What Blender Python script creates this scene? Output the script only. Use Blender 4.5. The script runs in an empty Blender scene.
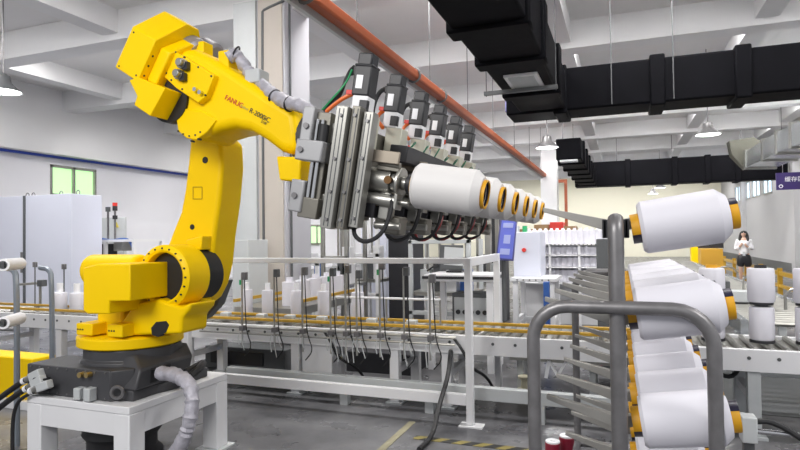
import bpy, math, random
from mathutils import Vector, Matrix
random.seed(7)
R = math.radians
C = bpy.context.scene.collection
S = bpy.context.scene
# ------------------------------------------------------------------ camera
F_PX, YAW, RHO, PITCH, CAM_H = 580.0, R(20.9), R(0.75), math.atan(12/580.0), 1.6
fw0 = Vector((-math.sin(YAW), math.cos(YAW), 0)); rt0 = Vector((math.cos(YAW), math.sin(YAW), 0)); up0 = Vector((0, 0, 1))
fwd = (fw0*math.cos(PITCH) + up0*math.sin(PITCH)); upp = (up0*math.cos(PITCH) - fw0*math.sin(PITCH))
crt = rt0*math.cos(RHO) - upp*math.sin(RHO); cup = rt0*math.sin(RHO) + upp*math.cos(RHO)
cam_pos = Vector((0, 0, CAM_H))
cd = bpy.data.cameras.new('camera'); cam = bpy.data.objects.new('camera', cd); C.objects.link(cam)
cd.sensor_width = 36.0; cd.lens = F_PX/800*36; cd.clip_start = 0.05; cd.clip_end = 200
m = Matrix((crt, cup, -fwd)).transposed().to_4x4(); m.translation = cam_pos
cam.matrix_world = m; S.camera = cam
def at(px, py, x=None, y=None, z=None):
    """world point seen at photo pixel (px,py) lying on the given world plane"""
    d = fwd + crt*((px-400)/F_PX) + cup*((225-py)/F_PX)
    if y is not None: t = y/d.y
    elif x is not None: t = x/d.x
    else: t = (z-CAM_H)/d.z
    return cam_pos + d*t
# ------------------------------------------------------------------ light
W = bpy.data.worlds.new('world'); S.world = W; W.use_nodes = True
W.node_tree.nodes['Background'].inputs[0].default_value = (0.93, 0.95, 1.0, 1)
W.node_tree.nodes['Background'].inputs[1].default_value = 0.5
S.view_settings.view_transform = 'Standard'; S.view_settings.look = 'None'
S.view_settings.exposure = 0.33; S.view_settings.gamma = 1; S.view_settings.use_curve_mapping = False
def area(name, loc, sx, sy, power, rot=(0, 0, 0), col=(1, 0.98, 0.95)):
    l = bpy.data.lights.new(name, 'AREA'); l.shape = 'RECTANGLE'; l.size = sx; l.size_y = sy; l.energy = power; l.color = col
    o = bpy.data.objects.new(name, l); C.objects.link(o); o.location = loc; o.rotation_euler = rot
    return o
BEAM_Y = [0.4, 4.2, 8.05, 11.9, 15.8, 19.6, 23.5, 27.6, 33, 39]
area('rear_fill', (-2.2, -2.0, 4.3), 3, 1.5, 190, (R(58), 0, R(4)))  # added fill behind the camera to brighten the robot, not a fixture
area('side_fill', (3.6, 1.2, 4.4), 1.2, 0.8, 90, (R(25), R(35), 0))  # added fill high at the front right, out of view
for i, yy in enumerate(BEAM_Y[1:], 1):
    for xx in (-10.7, -6.9, -3.0, 0.7, 4.4):
        area('coffer_fill', (xx, yy+0.8, 5.78), 2.0, 0.5, 110 if yy < 15 else 120, (0, 0, 0))  # unseen area lamps added behind the beams to brighten the deep hall
# ------------------------------------------------------------------ materials
MATS = {}
def mat(name, col, rough=0.5, metal=0.0, noise=0.0, nscale=8.0, bump=0.0, spec=0.5, emit=None, emit_s=0, coat=0, stretch=None, alpha=None):
    if name in MATS: return MATS[name]
    m = bpy.data.materials.new(name); m.use_nodes = True; nt = m.node_tree; b = nt.nodes['Principled BSDF']
    b.inputs['Base Color'].default_value = (*col, 1); b.inputs['Roughness'].default_value = rough; b.inputs['Metallic'].default_value = metal
    b.inputs['Specular IOR Level'].default_value = spec; b.inputs['Coat Weight'].default_value = coat
    if emit: b.inputs['Emission Color'].default_value = (*emit, 1); b.inputs['Emission Strength'].default_value = emit_s
    if noise or bump:
        tc = nt.nodes.new('ShaderNodeTexCoord'); mp = nt.nodes.new('ShaderNodeMapping')
        if stretch: mp.inputs['Scale'].default_value = stretch
        n = nt.nodes.new('ShaderNodeTexNoise'); n.inputs['Scale'].default_value = nscale; n.inputs['Detail'].default_value = 5
        nt.links.new(tc.outputs['Object'], mp.inputs[0]); nt.links.new(mp.outputs[0], n.inputs[0])
        if noise:
            mx = nt.nodes.new('ShaderNodeMix'); mx.data_type = 'RGBA'
            mx.inputs[6].default_value = (*[c*(1-noise) for c in col], 1); mx.inputs[7].default_value = (*[min(1, c*(1+noise)) for c in col], 1)
            nt.links.new(n.outputs[0], mx.inputs[0]); nt.links.new(mx.outputs[2], b.inputs['Base Color'])
        if bump:
            bp = nt.nodes.new('ShaderNodeBump'); bp.inputs['Strength'].default_value = bump; bp.inputs['Distance'].default_value = 0.02
            nt.links.new(n.outputs[0], bp.inputs['Height']); nt.links.new(bp.outputs[0], b.inputs['Normal'])
    MATS[name] = m; return m
YEL = mat('robot_yellow', (0.93, 0.61, 0.0), 0.42, noise=0.04, nscale=3, coat=0.0, spec=0.18)
BLK = mat('black_plastic', (0.018, 0.018, 0.022), 0.45)
DCAST = mat('dark_cast_metal', (0.05, 0.05, 0.055), 0.45, noise=0.25, nscale=6)
RUB = mat('black_rubber', (0.012, 0.012, 0.014), 0.55)
ALU = mat('aluminium', (0.36, 0.355, 0.33), 0.32, 0.75, noise=0.2, nscale=6)
ALUD = mat('worn_aluminium', (0.20, 0.19, 0.165), 0.38, 0.7, noise=0.35, nscale=7)
CHR = mat('chrome', (0.65, 0.65, 0.66), 0.15, 1.0)
STL = mat('grey_steel_pipe', (0.19, 0.185, 0.19), 0.38, 0.5, noise=0.45, nscale=14)
PEG = mat('peg_steel', (0.33, 0.32, 0.30), 0.4, 0.5, noise=0.25, nscale=9)
WPT = mat('white_paint', (0.74, 0.74, 0.76), 0.4, noise=0.06, nscale=3)
GPT = mat('light_grey_paint', (0.50, 0.52, 0.53), 0.45, noise=0.1, nscale=3)
LAV = mat('pale_cabinet_paint', (0.62, 0.64, 0.74), 0.4, noise=0.04, nscale=1.5)
DGP = mat('dark_grey_paint', (0.09, 0.095, 0.10), 0.5)
YRL = mat('yellow_rail', (0.46, 0.27, 0.02), 0.35)
ORG = mat('orange_tube', (0.68, 0.34, 0.008), 0.5)
YARN = mat('white_yarn', (0.68, 0.67, 0.73), 0.55, bump=0.06, nscale=60, stretch=(1, 1, 14))
YARNW = mat('warm_white_yarn', (0.66, 0.645, 0.64), 0.55, bump=0.06, nscale=60, stretch=(1, 1, 14))
RED = mat('red_cable', (0.65, 0.03, 0.02), 0.45)
ORC = mat('orange_cable', (0.75, 0.16, 0.03), 0.45)
GRN = mat('green_cable', (0.02, 0.35, 0.12), 0.45)
WRAP = mat('grey_wrap', (0.40, 0.39, 0.44), 0.45, metal=0.1, bump=0.6, nscale=22, noise=0.35)
WCOL = mat('white_column', (0.46, 0.46, 0.50), 0.5)
CONC = mat('column_plaster', (0.46, 0.42, 0.38), 0.8, noise=0.08, nscale=2)
CEIL = mat('ceiling_plaster', (0.74, 0.73, 0.73), 0.85, noise=0.10, nscale=0.6)
BEAMM = mat('beam_plaster', (0.74, 0.74, 0.75), 0.85, noise=0.06, nscale=0.8)
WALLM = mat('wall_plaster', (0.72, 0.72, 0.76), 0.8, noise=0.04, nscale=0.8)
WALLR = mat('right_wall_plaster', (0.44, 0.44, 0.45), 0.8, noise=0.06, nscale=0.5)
WALLB = mat('back_wall_plaster', (0.72, 0.70, 0.58), 0.8)
DUCT = mat('black_duct_insulation', (0.0035, 0.0035, 0.005), 0.6, noise=0.4, nscale=2.5, bump=0.25, spec=0.05)
SILV = mat('galvanised_duct', (0.55, 0.58, 0.60), 0.25, 0.8, noise=0.25, nscale=3)
RUST = mat('orange_red_tray', (0.36, 0.085, 0.03), 0.5, noise=0.2, nscale=2)
BLUE = mat('blue_pipe', (0.02, 0.06, 0.42), 0.4)
GLASSG = mat('green_window_light', (0.4, 0.7, 0.3), 0.3, emit=(0.50, 0.85, 0.42), emit_s=0.75)
GLASSB = mat('daylight_pane', (0.6, 0.75, 0.9), 0.3, emit=(0.65, 0.82, 1.0), emit_s=1.0)
LAMPM = mat('lamp_diffuser', (1, 1, 1), 0.3, emit=(1, 1, 0.96), emit_s=3)
PURP = mat('purple_sign', (0.03, 0.014, 0.11), 0.4)
WHT = mat('white_print', (0.85, 0.85, 0.88), 0.5)
BLU2 = mat('blue_paint', (0.03, 0.10, 0.35), 0.45)
SCR = mat('blue_screen', (0.10, 0.13, 0.55), 0.3, emit=(0.3, 0.32, 0.85), emit_s=0.12)
MAR = mat('maroon_can', (0.22, 0.01, 0.03), 0.35)
TAPEY = mat('floor_yellow', (0.55, 0.45, 0.05), 0.6)
FPAINT = mat('worn_line_paint', (0.26, 0.24, 0.16), 0.6, noise=0.4, nscale=9)
BRN = mat('cardboard', (0.35, 0.22, 0.11), 0.8)
SKIN = mat('skin', (0.62, 0.40, 0.30), 0.5)
HAIR = mat('black_hair', (0.012, 0.010, 0.010), 0.4)
PRINTR = mat('red_print', (0.55, 0.03, 0.02), 0.5)
def floor_tone():
    m = bpy.data.materials.new('polished_concrete'); m.use_nodes = True; nt = m.node_tree; b = nt.nodes['Principled BSDF']
    tc = nt.nodes.new('ShaderNodeTexCoord')
    n = nt.nodes.new('ShaderNodeTexNoise'); n.inputs['Scale'].default_value = 0.9; n.inputs['Detail'].default_value = 9; n.inputs['Roughness'].default_value = 0.65
    r = nt.nodes.new('ShaderNodeValToRGB'); r.color_ramp.elements[0].position = 0.35; r.color_ramp.elements[1].position = 0.68
    r.color_ramp.elements[0].color = (0.04, 0.04, 0.046, 1); r.color_ramp.elements[1].color = (0.20, 0.20, 0.21, 1)
    nt.links.new(tc.outputs['Object'], n.inputs[0]); nt.links.new(n.outputs[0], r.inputs[0]); nt.links.new(r.outputs[0], b.inputs['Base Color'])
    n2 = nt.nodes.new('ShaderNodeTexNoise'); n2.inputs['Scale'].default_value = 3; n2.inputs['Detail'].default_value = 6
    mr = nt.nodes.new('ShaderNodeMapRange'); mr.inputs[3].default_value = 0.15; mr.inputs[4].default_value = 0.45
    nt.links.new(tc.outputs['Object'], n2.inputs[0]); nt.links.new(n2.outputs[0], mr.inputs[0]); nt.links.new(mr.outputs[0], b.inputs['Roughness'])
    return m
def hazard_mat():
    m = bpy.data.materials.new('hazard_stripes'); m.use_nodes = True; nt = m.node_tree; b = nt.nodes['Principled BSDF']
    tc = nt.nodes.new('ShaderNodeTexCoord'); mp = nt.nodes.new('ShaderNodeMapping'); mp.inputs['Rotation'].default_value = (0, 0, R(40))
    w = nt.nodes.new('ShaderNodeTexWave'); w.inputs['Scale'].default_value = 2.4; w.inputs['Distortion'].default_value = 0.4
    r = nt.nodes.new('ShaderNodeValToRGB'); r.color_ramp.interpolation = 'CONSTANT'; r.color_ramp.elements[1].position = 0.55
    r.color_ramp.elements[0].color = (0.02, 0.02, 0.02, 1); r.color_ramp.elements[1].color = (0.22, 0.18, 0.05, 1)
    nt.links.new(tc.outputs['Object'], mp.inputs[0]); nt.links.new(mp.outputs[0], w.inputs[0]); nt.links.new(w.outputs[1], r.inputs[0]); nt.links.new(r.outputs[0], b.inputs['Base Color'])
    return m
# ------------------------------------------------------------------ helpers
V = Vector
def wm(o):
    M = o.matrix_basis.copy(); p = o.parent
    while p: M = p.matrix_basis @ M; p = p.parent
    return M
SPLIT = {'bolts': 'bolt', 'bolt_ring': 'ring_bolt', 'sensor_brackets': 'sensor_bracket', 'air_tubes': 'air_tube', 'red_tubes': 'red_tube', 'stiffeners': 'stiffener'}
class MB:
    def __init__(s): s.v = []; s.f = []; s.mi = []; s.sm = []; s.m = 0
    def add(s, vs, fs, smooth=False):
        o = len(s.v); s.v += [V(v) for v in vs]
        for f in fs: s.f.append([i+o for i in f]); s.mi.append(s.m); s.sm.append(smooth)
        return s
    def box(s, a, b, M=None):
        (x0, y0, z0), (x1, y1, z1) = a, b
        vs = [V(p) for p in ((x0,y0,z0),(x1,y0,z0),(x1,y1,z0),(x0,y1,z0),(x0,y0,z1),(x1,y0,z1),(x1,y1,z1),(x0,y1,z1))]
        if M: vs = [M @ v for v in vs]
        return s.add(vs, [(0,3,2,1),(4,5,6,7),(0,1,5,4),(1,2,6,5),(2,3,7,6),(3,0,4,7)])
    def cbox(s, c, d, M=None):
        return s.box((c[0]-d[0]/2, c[1]-d[1]/2, c[2]-d[2]/2), (c[0]+d[0]/2, c[1]+d[1]/2, c[2]+d[2]/2), M)
    def frame(s, p0, p1):
        d = (V(p1)-V(p0)).normalized(); h = V((0, 0, 1)) if abs(d.z) < 0.9 else V((0, 1, 0))
        u = d.cross(h).normalized(); return d, u, u.cross(d)
    def bar(s, p0, p1, w, h):
        p0, p1 = V(p0), V(p1); d, u, t = s.frame(p0, p1); vs = []
        for p in (p0, p1):
            for a, b in ((-1,-1),(1,-1),(1,1),(-1,1)): vs.append(p + u*a*w/2 + t*b*h/2)
        return s.add(vs, [(0,1,2,3),(7,6,5,4),(0,4,5,1),(1,5,6,2),(2,6,7,3),(3,7,4,0)])
    def lathe(s, prof, p0, d, n=24, close=True):
        p0, d = V(p0), V(d).normalized(); _, u, t = s.frame(p0, p0+d); vs = []; fs = []
        for r, h in prof:
            for k in range(n):
                a = 2*math.pi*k/n; vs.append(p0 + d*h + u*r*math.cos(a) + t*r*math.sin(a))
        for i in range(len(prof)-1):
            for k in range(n):
                k2 = (k+1) % n; fs.append((i*n+k, i*n+k2, (i+1)*n+k2, (i+1)*n+k))
        s.add(vs, fs, True)
        if close:
            o = len(s.v)-len(vs)
            for q, idx in ((0, range(n-1, -1, -1)), (len(prof)-1, range(n))):
                if prof[q][0] > 1e-5: s.f.append([o+q*n+k for k in idx]); s.mi.append(s.m); s.sm.append(False)
        return s
    def cyl(s, p0, p1, r0, r1=None, n=16):
        p0, p1 = V(p0), V(p1); r1 = r0 if r1 is None else r1
        return s.lathe([(r0, 0), (r1, (p1-p0).length)], p0, p1-p0, n)
    def tube(s, pts, r, n=8, smooth=0, crinkle=0):
        pts = [V(p) for p in pts]
        for _ in range(smooth):
            q = [pts[0]]
            for a, b in zip(pts, pts[1:]): q += [a*.75+b*.25, a*.25+b*.75]
            q.append(pts[-1]); pts = q
        vs = []; fs = []; up = None
        for i, p in enumerate(pts):
            d = (pts[min(i+1, len(pts)-1)]-pts[max(i-1, 0)])
            d = d.normalized() if d.length > 1e-9 else V((0,0,1))
            if up is None: up = V((0,0,1)) if abs(d.z) < .9 else V((0,1,0))
            u = d.cross(up)
            if u.length < 1e-4: u = d.cross(V((1,0,0)))
            u.normalize(); up = u.cross(d).normalized()
            rr_ = r*(1+crinkle*random.uniform(-1, .6))
            for k in range(n):
                a = 2*math.pi*k/n; rk = rr_*(1+crinkle*.5*random.uniform(-1, 1)); vs.append(p + u*rk*math.cos(a) + up*rk*math.sin(a))
        for i in range(len(pts)-1):
            for k in range(n):
                k2 = (k+1) % n; fs.append((i*n+k, i*n+k2, (i+1)*n+k2, (i+1)*n+k))
        s.add(vs, fs, True); o = len(s.v)-len(vs)
        s.f.append([o+k for k in range(n-1,-1,-1)]); s.f.append([o+(len(pts)-1)*n+k for k in range(n)])
        s.mi += [s.m]*2; s.sm += [False]*2
        return s
    def prism(s, pts, ext):
        pts = [V(p) for p in pts]; n = len(pts); ext = V(ext)
        # orient so normals point out
        nrm = V((0,0,0))
        for i in range(n): nrm += (pts[i]-pts[0]).cross(pts[(i+1) % n]-pts[0])
        if nrm.dot(ext) > 0: pts = pts[::-1]
        vs = pts + [p+ext for p in pts]
        fs = [tuple(range(n)), tuple(range(2*n-1, n-1, -1))] + [(i, i+n, (i+1) % n+n, (i+1) % n) for i in range(n)]
        return s.add(vs, fs)
    def torus(s, c, ax, RR, r, n=24, k=8):
        c, ax = V(c), V(ax).normalized(); _, u, t = s.frame(c, c+ax); vs = []; fs = []
        for i in range(n):
            a = 2*math.pi*i/n; dd = u*math.cos(a)+t*math.sin(a)
            for j in range(k):
                b = 2*math.pi*j/k; vs.append(c + dd*(RR+r*math.cos(b)) + ax*r*math.sin(b))
        for i in range(n):
            for j in range(k): fs.append((i*k+j, i*k+(j+1) % k, ((i+1) % n)*k+(j+1) % k, ((i+1) % n)*k+j))
        return s.add(vs, fs, True)
    def build(s, name, mats, parent=None, local=False, bevel=0, seg=2, **kw):
        if name in SPLIT and 'kind' not in kw:
            par = list(range(len(s.v)))
            def find(i):
                while par[i] != i: par[i] = par[par[i]]; i = par[i]
                return i
            for f in s.f:
                for q in f[1:]: par[find(q)] = find(f[0])
            grp = {}
            for k, f in enumerate(s.f): grp.setdefault(find(f[0]), []).append(k)
            for ks in grp.values():
                used = sorted({i for k in ks for i in s.f[k]}); ix = {u: n for n, u in enumerate(used)}
                b = MB(); b.v = [s.v[u] for u in used]; b.f = [[ix[i] for i in s.f[k]] for k in ks]; b.mi = [s.mi[k] for k in ks]; b.sm = [s.sm[k] for k in ks]
                o = b.build(SPLIT[name], mats, parent, local, bevel, seg, **kw)
            return o
        me = bpy.data.meshes.new(name)
        vs = s.v
        if parent is not None and not local:
            Mi = wm(parent).inverted(); vs = [Mi @ v for v in vs]
        me.from_pydata([tuple(v) for v in vs], [], s.f)
        for mm in (mats if isinstance(mats, (list, tuple)) else [mats]): me.materials.append(mm)
        me.polygons.foreach_set('material_index', s.mi); me.polygons.foreach_set('use_smooth', s.sm); me.update(); me.set_sharp_from_angle(angle=R(38))
        o = bpy.data.objects.new(name, me); C.objects.link(o)
        if parent is not None: o.parent = parent
        if bevel:
            bv = o.modifiers.new('bevel', 'BEVEL'); bv.width = bevel; bv.segments = seg; bv.limit_method = 'ANGLE'; bv.angle_limit = R(35)
        for k, v in kw.items(): o[k] = v
        return o
def thing(name, label, cat, loc=(0,0,0), group=None, rot=None):
    o = bpy.data.objects.new(name, None); C.objects.link(o); o.location = loc; o.empty_display_size = 0.1
    if rot: o.rotation_euler = rot
    o['label'] = label; o['category'] = cat
    if group: o['group'] = group
    return o
def tag(o, label, cat, group=None):
    o['label'] = label; o['category'] = cat
    if group: o['group'] = group
    return o
def struct(name, mb, mats, **k):
    o = mb.build(name, mats, **k); o['kind'] = 'structure'; return o
def dup(root, label=None, loc=None, group=None):
    r = root.copy(); C.objects.link(r)
    if loc is not None: r.location = loc
    if label: r['label'] = label
    if group: r['group'] = group
    def rec(a, b):
        for ch in KIDS.get(a.name, None) or [c for c in bpy.data.objects if c.parent == a]:
            c = ch.copy(); C.objects.link(c); c.parent = b; rec(ch, c)
    rec(root, r); return r
KIDS = {}
def text_mesh(name, txt, size, mt, M, parent=None, extrude=0.0005, shear=0.0, cols=None):
    cu = bpy.data.curves.new(name, 'FONT'); cu.body = txt; cu.size = size; cu.extrude = extrude; cu.shear = shear
    cu.align_x = 'LEFT'; cu.align_y = 'CENTER'
    ob = bpy.data.objects.new(name, cu); C.objects.link(ob); bpy.context.view_layer.update()
    me = bpy.data.meshes.new_from_object(ob.evaluated_get(bpy.context.evaluated_depsgraph_get())); bpy.data.objects.remove(ob)
    me.materials.clear(); me.materials.append(mt)
    if parent is not None: me.transform(wm(parent).inverted() @ M)
    else: me.transform(M)
    o = bpy.data.objects.new(name, me); C.objects.link(o)
    if parent is not None: o.parent = parent
    return o
# ================================================================== STRUCTURE
XL, XR, YB, ZC = -15.2, 6.3, 44.0, 5.85
fl = MB().box((XL-.3, -6, -.2), (XR+.3, YB+.3, 0)); struct('floor', fl, floor_tone())
ce = MB().box((XL-.3, -1.5, ZC), (XR+.3, YB+.3, 6.1)); struct('ceiling', ce, CEIL)
for i, yy in enumerate(BEAM_Y):
    struct('trim_%d' % (i+1), MB().box((XL, yy, 5.3), (XR, yy+.45, ZC)), BEAMM)
for i, xx in enumerate((-12.9, -8.95, -5.3, -1.25, 2.3, 5.2)):
    b = MB(); ys = [-1.5]+BEAM_Y+[YB]
    for q in range(len(ys)-1): b.box((xx, ys[q]+(.45 if q else 0), 5.42), (xx+.38, ys[q+1], ZC))
    struct('trim_%d' % (i+11), b, BEAMM)
# left wall with window
wy0, wy1 = at(50, 183, x=XL).y, at(96, 183, x=XL).y
wz0, wz1 = at(73, 197, x=XL).z, at(73, 167, x=XL).z
b = MB(); b.box((XL-.3, -1, 0), (XL, wy0, ZC)); b.box((XL-.3, wy1, 0), (XL, YB, ZC)); b.box((XL-.3, wy0, 0), (XL, wy1, wz0)); b.box((XL-.3, wy0, wz1), (XL, wy1, ZC))
struct('wall_left', b, WALLM)
struct('trim_30', MB().box((XL, 2, 4.05), (XL+.45, YB, ZC)), BEAMM)     # haunch under the ceiling
w = MB()
for a0, a1 in ((wy0, wy0+.07), (wy1-.07, wy1), ((wy0+wy1)/2-.035, (wy0+wy1)/2+.035)): w.box((XL-.12, a0, wz0), (XL+.02, a1, wz1))
w.box((XL-.12, wy0, wz0), (XL+.02, wy1, wz0+.07)); w.box((XL-.12, wy0, wz1-.07), (XL+.02, wy1, wz1)); w.box((XL-.1, wy0-.1, wz0-.06), (XL+.12, wy1+.1, wz0))
wo = struct('window_1', w, ALU)
MB().box((XL-.08, wy0+.05, wz0+.05), (XL-.06, wy1-.05, wz1-.05)).build('pane', GLASSG, wo)
wq0, wq1 = at(309, 245, x=XL), at(323, 225, x=XL)
w = MB(); y0, y1, z0, z1 = wq0.y, wq1.y, wq0.z, wq1.z
for a_ in ((y0, z0, y1, z0+.1), (y0, z1-.1, y1, z1), (y0, z0, y0+.1, z1), (y1-.1, z0, y1, z1), ((y0+y1)/2-.05, z0, (y0+y1)/2+.05, z1)): w.box((XL, a_[0], a_[1]), (XL+.08, a_[2], a_[3]))
wo = struct('window_6', w, ALU); MB().box((XL+.01, y0, z0), (XL+.03, y1, z1)).build('pane', GLASSG, wo)
# back wall, right wall
struct('wall_back', MB().box((XL-.3, YB, 0), (XR+.3, YB+.3, ZC)), WALLB)
b = MB(); b.box((XR, 7.0, 0), (XR+.3, YB, 3.35)); b.box((XR, 7.0, 4.3), (XR+.3, YB, ZC))
ws = [7.0, 30, 31.8, 32.4, 34.2, 34.8, 36.6, 37.2, 39, YB]
for q in range(0, len(ws), 2): b.box((XR, ws[q], 3.35), (XR+.3, ws[q+1], 4.3))
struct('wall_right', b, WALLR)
for q in range(1, 8, 2):
    w = MB(); y0, y1 = ws[q], ws[q+1]
    w.box((XR-.02, y0, 3.35), (XR+.1, y1, 3.42)); w.box((XR-.02, y0, 4.23), (XR+.1, y1, 4.3)); w.box((XR-.02, y0, 3.35), (XR+.1, y0+.06, 4.3)); w.box((XR-.02, y1-.06, 3.35), (XR+.1, y1, 4.3)); w.box((XR-.02, (y0+y1)/2-.03, 3.35), (XR+.1, (y0+y1)/2+.03, 4.3))
    wo = struct('window_%d' % (2+q//2), w, ALU); MB().box((XR+.05, y0, 3.4), (XR+.07, y1, 4.25)).build('pane', GLASSB, wo)
for i, yy in enumerate((15.5, 20.6, 25.7, 30.8+5)):
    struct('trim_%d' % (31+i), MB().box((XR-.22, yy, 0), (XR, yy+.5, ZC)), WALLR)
struct('baseboard_right', MB().box((XR-.03, 7, 0), (XR, YB, .35)), DGP)
# big column
cx0, cy0 = at(285, 120, y=7.8).x, 7.8
cxl = at(237, 120, y=7.8).x
cyb = at(310, 120, x=cx0).y
co = struct('trim_40', MB().box((cxl, cy0, 0), (cx0, cyb, 5.42)), WCOL, bevel=.01)
struct('trim_42', MB().box((at(258, 120, y=7.75).x, cy0-.03, 0), (cx0-.03, cy0, 5.4)), CONC)
struct('trim_41', MB().box((cxl-.02, cy0-.05, 0), (at(256, 120, y=7.75).x, cy0, 5.4)), GPT)
ca_, cb_ = at(541, 200, y=24), at(557, 200, y=24)
struct('trim_43', MB().box((ca_.x, 24, 0), (cb_.x, 24.7, 5.4)), WPT)
# floor paint
t = MB().box((-1.75, 3.55, .001), (-1.69, 4.75, .004)); tag(t.build('floor_line', FPAINT), 'thin pale yellow line painted on the grey floor', 'floor marking')
p0, p1 = at(415, 437, z=0), at(532, 449, z=0)
t = MB().box((p0.x, p0.y-.05, .001), (p1.x, p0.y+.03, .004)); tag(t.build('hazard_tape', hazard_mat()), 'worn black and yellow striped tape on the floor by the fence post', 'floor tape')
t = MB(); t.box((.55, 5.9, .002), (2.2, 9.5, .006)); tag(t.build('floor_tone', DGP), 'long dark strip standing in for shade on the floor right of the conveyor leg', 'shade strip')  # dark sheet that puts the shade on the floor into colour
# ================================================================== OVERHEAD
def pipe(name, pts, r, mt, label, cat, smooth=0, n=10, group=None): return tag(MB().tube(pts, r, n, smooth).build(name, mt), label, cat, group)
bz = at(73, 159, x=XL+.1).z
pipe('blue_pipe', [(XL+.1, 3, bz), (XL+.1, 30, bz)], .05, BLUE, 'long thin blue pipe along the left wall above the window', 'pipe')
# cable tray / red pipe run
r0 = at(322, 8, z=4.02); tx = r0.x
t = thing('cable_tray', 'orange red pipe run on a grey rail hanging above the servo motors', 'pipe run', (tx, 4, 4.0))
MB().box((tx-.05, 2, 3.96), (tx+.10, 27, 4.10)).build('pipe', RUST, t, bevel=.03)
MB().box((tx-.10, 2, 3.90), (tx-.055, 27, 3.99)).build('rail', GPT, t)
for yy in (5.0, 8.2, 9.6): MB().torus((tx+.025, yy, 4.03), (0,1,0), .10, .018, 14, 6).build('clamp', DGP, t)
for yy in (6.2, 9.0, 11.5, 14, 17, 20, 23): MB().cyl((tx+.02, yy, 4.1), (tx+.02, yy, 5.8), .008, n=8).build('hanger_rod', DGP, t)
dz = at(622, 100, y=27).z
rx_ = at(565, 220, y=27.1).x; MB().box((tx, 27.02, 3.96), (rx_, 27.12, 4.1)).build('pipe', RUST, t)
tag(MB().box((rx_, 27.02, 0), (rx_+.12, 27.2, 4.1)).build('red_downpipe', RUST), 'thin red pipe standing far back where the orange run ends', 'pipe')
# ducts
def duct_y(label, x0, x1, z0, z1, y0, y1, ribs, **k):
    t = thing('air_duct', label, 'duct', ((x0+x1)/2, y0, z0))
    MB().box((x0, y0, z0), (x1, y1, z1)).build('duct_body', DUCT, t, bevel=.03)
    for yy in ribs: MB().box((x0-.045, yy, z0-.045), (x1+.045, yy+.28, z1+.045)).build('duct_collar', DUCT, t, bevel=.025)
    return t
h = 2.05; dz0 = CAM_H+h
xa, xb = at(485, 71, z=dz0).x, at(545, 62, z=dz0).x
pe = at(600, 106, z=dz0); ty = pe.y; th = at(600, 64, y=ty).z
d1 = duct_y('large black insulated duct with a white grille, running overhead to the cross duct', xa, xb, dz0, th-.05, 1.5, ty-.06, (2.2, 3.3, 4.35, 5.5, 6.7, 8.4))
g0 = at(503, 75, z=dz0-.01); g1 = at(543, 86, z=dz0-.01)
gm = thing  # grille
gy0, gy1 = at(523, 73, z=dz0).y, at(523, 88, z=dz0).y
gr = MB(); gxa, gxb = at(503, 75, z=dz0).x, at(538, 73, z=dz0).x
gr.box((gxa, gy0, dz0-.03), (gxb, gy1, dz0-.001)); go = gr.build('vent_grille', WPT, d1)
s_ = MB()
for k in range(12):
    yy = gy0+.07+(gy1-gy0-.14)*k/11; s_.box((gxa+.05, yy-.012, dz0-.042), (gxb-.05, yy+.012, dz0-.031))
s_.build('slat', GPT, go)
for yy in (3.05, 7.9):
    MB().box((xa-.2, yy, dz0-.10), (xb+.05, yy+.06, dz0-.05)).build('support_bar', DGP, d1)
    for xx in (xa-.17, xb+.03): MB().cyl((xx, yy+.03, dz0-.12), (xx, yy+.03, 5.8), .006, n=8).build('hanger_rod', DGP, d1)
def duct_x(label, x0, x1, y0, y1, z0, z1, ribs):
    t = thing('cross_duct', label, 'duct', ((x0+x1)/2, y0, z0))
    MB().box((x0, y0, z0), (x1, y1, z1)).build('duct_body', DUCT, t, bevel=.03)
    for xx in ribs: MB().box((xx, y0-.05, z0-.05), (xx+.22, y1+.05, z1+.05)).build('duct_collar', DUCT, t, bevel=.025)
    return t
xl2 = at(506, 110, y=ty).x
c1 = duct_x('nearer black cross duct spanning to the right edge under the ceiling', xl2, XR-.06, ty, ty+.75, dz0-.02, th, (at(553, 95, y=ty).x, at(650, 95, y=ty).x, at(735, 80, y=ty).x))
MB().box((xl2-.02, ty+.05, dz0+.05), (xl2, ty+.7, th-.07)).build('end_cap', mat('bluish_foil', (.18, .18, .38), .25, .5), c1)
for px in (611, 673): xx = at(px, 60, y=ty-.06).x; MB().cyl((xx, ty-.07, dz0), (xx, ty-.07, 5.85), .008, n=6).build('hanger_rod', DGP, c1)
p = at(556, 160, z=dz0); y2 = p.y; x2b = at(581, 158, z=dz0).x; z2t = at(556, 139, y=y2).z
pe2y = at(650, 184, z=dz0).y
d2 = duct_y('smaller black duct further back, hanging square end towards the room', p.x, x2b, dz0, z2t, y2, pe2y-.06, [y2+.9+(pe2y-y2-1.6)*k/5 for k in range(6)])
MB().box((p.x+.1, y2-.02, dz0-.06), (x2b-.1, y2+.3, dz0-.01)).build('vent_grille', GPT, d2)
for yy in (y2+1, y2+5): MB().cyl((p.x+.1, yy, z2t-.05), (p.x+.1, yy, 5.85), .012, n=6).build('hanger_rod', STL, d2)
pe2 = at(650, 184, z=dz0); tz2 = at(650, 159, y=pe2.y).z
c2 = duct_x('farther black cross duct seen below the pendant lamp', p.x-.2, XR-.3, pe2.y, pe2.y+.8, dz0, tz2, [at(q, 170, y=pe2.y).x for q in (625, 672, 705, 735)])
for xx in (p.x+1.5, 2.0, 4.5): MB().cyl((xx, pe2.y+.4, tz2-.05), (xx, pe2.y+.4, 5.85), .015, n=6).build('hanger_rod', STL, c2)
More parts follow.
